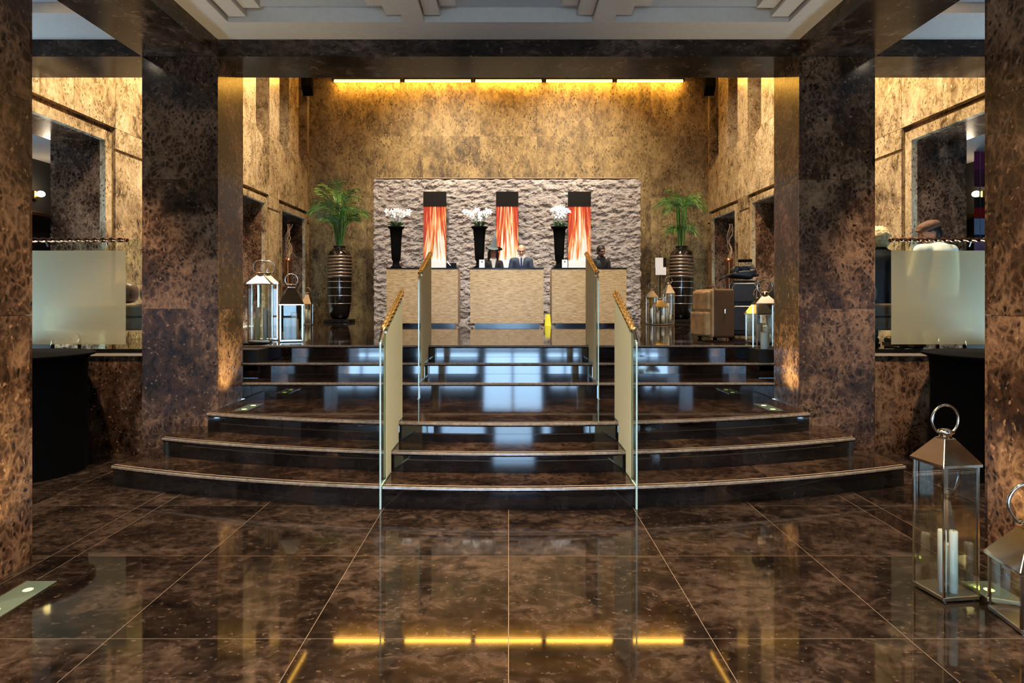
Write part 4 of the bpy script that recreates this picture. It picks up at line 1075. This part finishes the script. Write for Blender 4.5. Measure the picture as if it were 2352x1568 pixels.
# ------------------------------------------------------------------ room beyond the side openings: lamps and a banner
M['bulb'] = emit('sconce_bulb', (1.0,0.72,0.42), 5.0)
M['brass'] = plain('brass_rail', (0.72,0.42,0.16), 0.3, 1.0)
for s, w in ((-1, 'left'), (1, 'right')):
    t = thing('wall_sconce', f'small glowing wall sconce in the room beyond the {w} opening', 'light', (s*7.06, 9.40, 3.05), 0, 'corridor sconces')
    MB().box(-0.03, 0.03, -0.05, 0.05, -0.06, 0.06).build('back_plate', M['brass'], t); MB().ell((-s*0.09, 0, 0.02), (0.05,0.06,0.045)).build('bulb', M['bulb'], t, True)
    MB().tube([(0,0,-0.02),(-s*0.09,0,-0.03)], 0.01, 6).build('arm', M['brass'], t)
    ld = bpy.data.lights.new('sconce', 'POINT'); ld.energy = 3; ld.color = WARM; ld.shadow_soft_size = 0.06
    lo = bpy.data.objects.new('lamp', ld); COL.objects.link(lo); lo.parent = t; lo.location = (-s*0.2, 0, 0.05)
    r_ = MB().box(-0.04, 0.04, -0.55, 0.55, -0.03, 0.03).build('brass_shelf', M['brass'], None, loc=(s*7.03, 9.35, 2.77), bevel=0.005); tag(r_, f'brass shelf rail on the dark wall beyond the {w} opening', 'shelf', 'brass shelves')
bands = [((0.22,0.02,0.10),3.35,3.60),((0.10,0.02,0.05),3.10,3.35),((0.02,0.02,0.02),2.80,2.95),((0.5,0.01,0.01),2.65,2.80),((0.45,0.60,0.85),2.42,2.65),((0.02,0.03,0.05),2.32,2.42),((0.75,0.35,0.62),2.08,2.32)]
t = thing('hanging_banner', 'banner with red, blue and pink bands in the room beyond the right opening', 'banner', (6.70, 8.98, UP))
for i, (c, z0, z1) in enumerate(bands):
    MB().box(-0.06, 0.10, 0, 0.012, z0-UP, z1-UP).build('band', plain('banner_band_%d' % i, c, 0.6), t)
MB().tube([(-0.07,0.006,3.6-UP),(0.11,0.006,3.6-UP)], 0.008, 6).build('hanging_rod', M['steel2'], t)
MB().tube([(0.02,0.006,0.0),(0.02,0.006,3.6-UP)], 0.008, 6).build('pole', M['steel2'], t)
MB().lathe([(0.12,0),(0.12,0.012),(0.02,0.02)], 20, T=TM((0.02,0.006,0))).build('foot', M['steel2'], t)

# ------------------------------------------------------------------ people
M['skin'] = plain('skin', (0.52,0.27,0.17), 0.5)
M['skin2'] = plain('skin_light', (0.62,0.36,0.24), 0.45)
M['skin3'] = plain('skin_dark', (0.20,0.09,0.055), 0.5)
M['hair_d'] = plain('dark_hair', (0.012,0.008,0.006), 0.5, 0.0, 0.4, 40.0, 0.4)
M['hair_b'] = plain('blond_hair', (0.72,0.56,0.28), 0.6, 0.0, 0.35, 45.0, 0.6)
M['suit'] = plain('navy_suit', (0.028,0.042,0.075), 0.7)
M['suit_k'] = plain('black_suit', (0.012,0.012,0.014), 0.7)
M['coat'] = plain('charcoal_coat', (0.008,0.009,0.012), 0.85, i_Specular_IOR_Level=0.2)
M['shirt'] = plain('white_shirt', (0.80,0.79,0.75), 0.7)
M['tie'] = plain('blue_tie', (0.02,0.03,0.10), 0.5)
M['cap'] = plain('brown_cap', (0.11,0.048,0.022), 0.8, 0.0, 0.3, 30.0, 0.3)
M['eye'] = plain('eye', (0.015,0.012,0.010), 0.2)
M['lip'] = plain('lip', (0.36,0.12,0.09), 0.5)
M['cream'] = plain('cream_wool', (0.72,0.64,0.46), 0.8)
M['hat'] = plain('grey_felt', (0.17,0.21,0.21), 0.8)
def remesh(o, vox, it=3):
    r = o.modifiers.new('remesh', 'REMESH'); r.mode = 'VOXEL'; r.voxel_size = vox; r.use_smooth_shade = True
    s_ = o.modifiers.new('smooth', 'SMOOTH'); s_.factor = 0.5; s_.iterations = it
    return o
def hand(m, wrist, d, up, k=1.0):
    """palm and five fingers from a wrist, pointing along d, back of the hand along up"""
    w = Vector(wrist); d = Vector(d).normalized(); up = Vector(up).normalized(); sd = d.cross(up).normalized()
    m.caps(w, w+d*0.045*k, 0.024*k, 0.030*k); m.caps(w+d*0.04*k-sd*0.02*k, w+d*0.085*k-sd*0.022*k, 0.016*k, 0.014*k); m.caps(w+d*0.04*k+sd*0.02*k, w+d*0.085*k+sd*0.022*k, 0.016*k, 0.014*k)
    for i, ln in enumerate((0.062, 0.074, 0.068, 0.052)):
        o_ = sd*(-0.033+0.022*i)*k; a = w+d*0.09*k+o_; b_ = a+d*ln*0.55*k-up*0.006*k; c = b_+d*ln*0.4*k-up*0.022*k
        m.caps(a, b_, 0.0088*k, 0.0082*k, 8); m.caps(b_, c, 0.0082*k, 0.007*k, 8)
    a = w+d*0.03*k-sd*0.03*k; b_ = a+d*0.035*k-sd*0.025*k; m.caps(a, b_, 0.011*k, 0.010*k, 8); m.caps(b_, b_+d*0.03*k-up*0.008*k, 0.010*k, 0.008*k, 8)
def head(m, T, k=1.0):
    """skull, jaw, nose, ears and neck in head space: face looks to -Y, chin near z=0, crown near 0.23"""
    q = MB()
    q.ell((0,0.012,0.135), (0.076*k,0.094*k,0.098*k), 20, 14); q.ell((0,-0.022,0.075), (0.058*k,0.066*k,0.070*k), 16, 10)
    q.ell((0,-0.062,0.030), (0.026*k,0.022*k,0.020*k), 10, 8)
    q.caps((0,-0.084,0.128), (0,-0.104,0.088), 0.009, 0.015, 8)
    q.ell((0,-0.078,0.142), (0.058,0.014,0.012), 12, 6)
    for s in (-1, 1):
        q.ell((s*0.079,0.012,0.105), (0.010,0.020,0.032), 8, 8); q.ell((s*0.036,-0.062,0.085), (0.024,0.022,0.022), 8, 8)
    m.add(q.v, q.f, T)
def face(parent, T, brow=None):
    for s in (-1, 1):
        MB().ell((s*0.031,-0.077,0.121), (0.013,0.008,0.007), 10, 6, T).build('eye', M['eye'], parent, True)
        MB().caps(T @ Vector((s*0.018,-0.086,0.142)), T @ Vector((s*0.046,-0.080,0.143)), 0.005, 0.004, 6).build('eyebrow', brow or M['hair_d'], parent, True)
    MB().ell((0,-0.083,0.058), (0.025,0.010,0.008), 12, 6, T).build('mouth', M['lip'], parent, True)
def hair_cap(parent, T, mat, long=0.0, puff=1.0, ears=True):
    m = MB()
    m.ell((0,0.026,0.150), (0.086*puff,0.098*puff,0.094*puff), 18, 12, T); m.ell((0,0.060,0.10), (0.078*puff,0.058*puff,0.085), 14, 10, T)
    if long:
        for s in (-1, 1): m.tube([T @ Vector((s*0.066,0.0,0.19)), T @ Vector((s*0.092,-0.01,0.10)), T @ Vector((s*0.088,-0.01,0.10-long*0.5)), T @ Vector((s*0.075,-0.02,0.10-long))], [0.03,0.034,0.034,0.018], 8)
        m.tube([T @ Vector((0,0.09,0.15)), T @ Vector((0,0.11,0.05)), T @ Vector((0,0.10,0.10-long))], [0.06,0.065,0.03], 10)
    if puff > 1.2:
        rd = random.Random(9)
        for i in range(60):
            a = rd.uniform(0, 6.283); e = rd.uniform(-0.3, 1.4)
            m.ell((0.097*math.cos(e)*math.cos(a), 0.03+0.112*math.cos(e)*math.sin(a), 0.145+0.105*math.sin(e)), (rd.uniform(.012,.022), rd.uniform(.012,.022), rd.uniform(.014,.026)), 8, 6, T)
    o = m.build('hair', mat, parent); return remesh(o, 0.007, 1)
def standing(label, x, y, z, H, lean, nod, turn, skin, coat, shirt, group, tie=None, roll=0.0, female=False, hairfn=None):
    """clerk at a desk: H standing height, lean in degrees, nod of the head in degrees; faces -Y"""
    t = thing('person', label, 'person', (x, y, z), turn, group)
    k = H/1.72; ln = R(lean)
    def up(pt, piv=0.95):   # bend everything above the hips forward
        p = Vector(pt)
        if p.z <= piv: return p*k
        d = p.z-piv; return Vector((p.x, p.y*math.cos(ln)-d*math.sin(ln), piv+d*math.cos(ln)+p.y*math.sin(ln)*-1))*k
    sw = 0.185 if not female else 0.165
    body = MB()
    body.caps(up((0,0.0,1.38)), up((0,-0.012,1.50)), 0.060*k, 0.052*k)
    body.caps(up((0,0,1.0)), up((0,0,1.30)), 0.12*k, 0.13*k, 14)
    hT = Matrix.Translation(up((0,-0.03,1.475))) @ Matrix.Rotation(R(roll), 4, 'Y') @ Matrix.Rotation(R(nod), 4, 'X') @ Matrix.Scale(k, 4)
    head(body, hT)
    hands = []
    for s in (-1, 1):
        sh = up((s*sw,0.0,1.37)); el = up((s*(sw+0.06),-0.05,1.08)); wr = up((s*0.13,-0.25,1.00))
        body.caps(sh, el, 0.045*k, 0.038*k); body.caps(el, wr, 0.036*k, 0.026*k)
        hand(body, wr, (-s*0.35,-0.9,-0.12), (0,0,1), k)
        hands.append((sh, el, wr))
        body.caps((s*0.09*k,0,0.90*k), (s*0.10*k,-0.01,0.50*k), 0.075*k, 0.055*k); body.caps((s*0.10*k,-0.01,0.50*k), (s*0.105*k,0.02,0.09*k), 0.054*k, 0.038*k)
        body.caps((s*0.105*k,0.03,0.045*k), (s*0.11*k,-0.13,0.035*k), 0.042*k, 0.034*k)
    face(remesh(body.build('body', skin, t), 0.009), hT)
    j = MB()   # jacket
    j.caps(up((0,0,0.86)), up((0,0,1.10)), 0.155*k, 0.150*k, 18); j.caps(up((0,0,1.10)), up((0,0.005,1.30)), 0.150*k, 0.155*k, 18)
    j.caps(up((-sw*0.85,0.005,1.365)), up((sw*0.85,0.005,1.365)), 0.075*k, 0.075*k, 14)
    for sh, el, wr in hands: j.caps(sh, el, 0.066*k, 0.054*k, 12); j.caps(el, el.lerp(wr, 0.9), 0.053*k, 0.042*k, 12)
    remesh(j.build('jacket', coat, t), 0.012)
    fr = MB()  # shirt front: a slim wedge lying on the chest
    cpts = [(-0.052,-0.155,1.41),(0.052,-0.155,1.41),(0.012,-0.166,1.14),(-0.012,-0.166,1.14)]
    f_ = [up(c) for c in cpts]; bk = [up((c[0], c[1]+0.05, c[2])) for c in cpts]
    fr.add(f_+bk, [(0,1,2,3),(7,6,5,4),(0,4,5,1),(1,5,6,2),(2,6,7,3),(3,7,4,0)]); fr.caps(up((-0.03,-0.03,1.435)), up((0.03,-0.03,1.435)), 0.062*k, 0.062*k, 12)
    fr.build('shirt', shirt, t)
    if tie:
        c4 = [(-0.016,-0.162,1.40),(0.016,-0.162,1.40),(0.024,-0.176,1.18),(0,-0.178,1.14),(-0.024,-0.176,1.18)]
        a = [up(c) for c in c4]; b_ = [up((c[0], c[1]+0.02, c[2])) for c in c4]
        MB().add(a+b_, [(0,1,2,3,4),(9,8,7,6,5)]+[(i, 5+i, 5+(i+1)%5, (i+1)%5) for i in range(5)]).build('tie', tie, t)
    tr = MB()
    for s in (-1, 1):
        tr.caps((s*0.09*k,0,0.90*k), (s*0.10*k,-0.01,0.50*k), 0.095*k, 0.072*k, 12); tr.caps((s*0.10*k,-0.01,0.50*k), (s*0.105*k,0.02,0.10*k), 0.070*k, 0.058*k, 12)
    remesh(tr.build('trousers', coat, t), 0.014)
    for s in (-1, 1):
        sh = MB(); sh.caps((s*0.105*k,0.04,0.052), (s*0.11*k,-0.14,0.045), 0.050, 0.043, 12); sh.box(s*0.11*k-0.045, s*0.11*k+0.045, -0.18, 0.085, 0.0, 0.02); sh.build('shoe', M['black'], t, True)
    if hairfn: hairfn(t, hT)
    return t
GR = 'staff behind the reception desks'
def hat_fn(t, hT):
    hair_cap(t, hT, M['hair_d'], long=0.22)
    m = MB(); m.lathe([(0.15,0.0),(0.152,0.006),(0.09,0.012),(0.078,0.05),(0.045,0.20),(0.012,0.36),(0.0,0.365)], 24, T=hT @ TM((0.01,0.03,0.205), 0, R(6), R(4)), cap=True)
    ph = tag(m.build('pointed_hat', M['hat'], t, True), 'grey pointed hat')
    tag(MB().lathe([(0.085,0.0),(0.185,0.002),(0.185,0.010),(0.085,0.012)], 28, T=hT @ TM((0.02,0.03,0.20), 0, R(6), R(2)), cap=False).build('hat_brim', M['blackm'], ph, True), 'dark flat hat brim')
standing('receptionist with long dark hair and pointed hat at the middle desk', (1131-1168)*12.98/F_PX, 13.02, UP, 1.60, 8, 14, 0.15, M['skin'], M['suit_k'], M['shirt'], GR, roll=0, female=True, hairfn=hat_fn)
standing('bald receptionist in navy suit and tie looking down at the middle desk', (1197-1168)*12.98/F_PX, 13.02, UP, 1.66, 10, 26, 0.0, M['skin2'], M['suit'], M['shirt'], GR, tie=M['tie'])
standing('receptionist with short dark hair in a dark jacket at the right desk', (1373-1168)*12.98/F_PX, 13.0, UP, 1.64, 13, 18, 0.35, M['skin3'], M['suit_k'], M['suit_k'], GR, roll=-6, hairfn=lambda t, hT: hair_cap(t, hT, M['hair_d'], puff=1.05))
def seated(label, x, y, z, turn, lean, nod, hturn, skin, top, bottom, hairfn, group, roll=0.0, vox=0.010):
    """seated on a 0.48 m bench; faces local -Y"""
    t = thing('person', label, 'person', (x, y, z), turn, group); ln = R(lean)
    def up(pt, piv=0.58):
        p = Vector(pt); d = p.z-piv
        return Vector((p.x, p.y-d*math.sin(ln), piv+d*math.cos(ln))) if d > 0 else p
    body = MB(); body.caps(up((0,0,0.60)), up((0,0,0.92)), 0.13, 0.13, 14); body.caps(up((0,0,1.0)), up((0,-0.015,1.09)), 0.058, 0.052)
    hT = Matrix.Translation(up((0,-0.03,1.06))) @ Matrix.Rotation(R(hturn), 4, 'Z') @ Matrix.Rotation(R(roll), 4, 'Y') @ Matrix.Rotation(R(nod), 4, 'X')
    head(body, hT); arms = []
    for s in (-1, 1):
        sh = up((s*0.18,0,0.99)); el = up((s*0.24,-0.06,0.72)); wr = Vector((s*0.12,-0.30,0.67))
        body.caps(sh, el, 0.045, 0.038); body.caps(el, wr, 0.036, 0.026); hand(body, wr, (-s*0.4,-0.9,-0.1), (0,0,1)); arms.append((sh, el, wr))
        body.caps((s*0.09,-0.02,0.58), (s*0.11,-0.42,0.55), 0.08, 0.058); body.caps((s*0.11,-0.42,0.54), (s*0.11,-0.40,0.10), 0.054, 0.038); body.caps((s*0.11,-0.39,0.045), (s*0.115,-0.54,0.035), 0.042, 0.034)
    face(remesh(body.build('body', skin, t), 0.009), hT)
    j = MB(); j.caps(up((0,0,0.60)), up((0,0.01,0.93)), 0.165, 0.155, 18); j.caps(up((-0.15,0.01,0.98)), up((0.15,0.01,0.98)), 0.080, 0.080, 14); j.caps(up((0,0.01,1.0)), up((0,0.0,1.055)), 0.075, 0.066, 12)
    for sh, el, wr in arms: j.caps(sh, el, 0.068, 0.058, 12); j.caps(el, el.lerp(wr, 0.92), 0.056, 0.043, 12)
    remesh(j.build('top_garment', top, t), 0.012)
    tr = MB()
    for s in (-1, 1): tr.caps((s*0.09,-0.02,0.585), (s*0.11,-0.42,0.55), 0.098, 0.074, 12); tr.caps((s*0.11,-0.42,0.55), (s*0.11,-0.40,0.12), 0.070, 0.056, 12)
    remesh(tr.build('trousers', bottom, t), 0.014)
    for s in (-1, 1):
        sh = MB(); sh.caps((s*0.11,-0.37,0.052), (s*0.115,-0.55,0.045), 0.05, 0.043, 12); sh.box(s*0.11-0.045, s*0.11+0.045, -0.59, -0.33, 0.0, 0.02); sh.build('shoe', M['black'], t, True)
    hairfn(t, hT); return t
def blond_fn(t, hT):
    hair_cap(t, hT, M['hair_b'], puff=1.22)
    m = MB(); m.tube([(0.14,-0.04,1.02),(0.19,-0.08,0.95),(0.21,-0.10,0.80),(0.20,-0.10,0.62)], [0.03,0.04,0.042,0.035], 10); tag(m.build('scarf', M['cream'], t, True), 'cream scarf')
def cap_fn(t, hT):
    hair_cap(t, hT, M['hair_d'], puff=0.98)
    m = MB(); m.ell((0,0.02,0.185), (0.098,0.118,0.062), 20, 10, hT); m.ell((0,-0.085,0.155), (0.070,0.065,0.014), 16, 8, hT @ Matrix.Rotation(R(-12), 4, 'X'))
    tag(remesh(m.build('flat_cap', M['cap'], t), 0.008, 2), 'brown flat cap')
GS = 'guests on the right bench'
seated('guest with blond hair in a dark coat seated with back turned on the right bench', 4.06, 6.84, UP, R(178), 4, 8, 20, M['skin2'], M['coat'], M['coat'], blond_fn, GS, roll=6)
cm = seated('guest in brown flat cap and white shirt seated on the right bench', 4.69, 6.86, UP, R(190), 6, 20, 70, M['skin'], M['shirt'], M['coat'], cap_fn, GS)
cm.scale = (1.07, 1.07, 1.07)
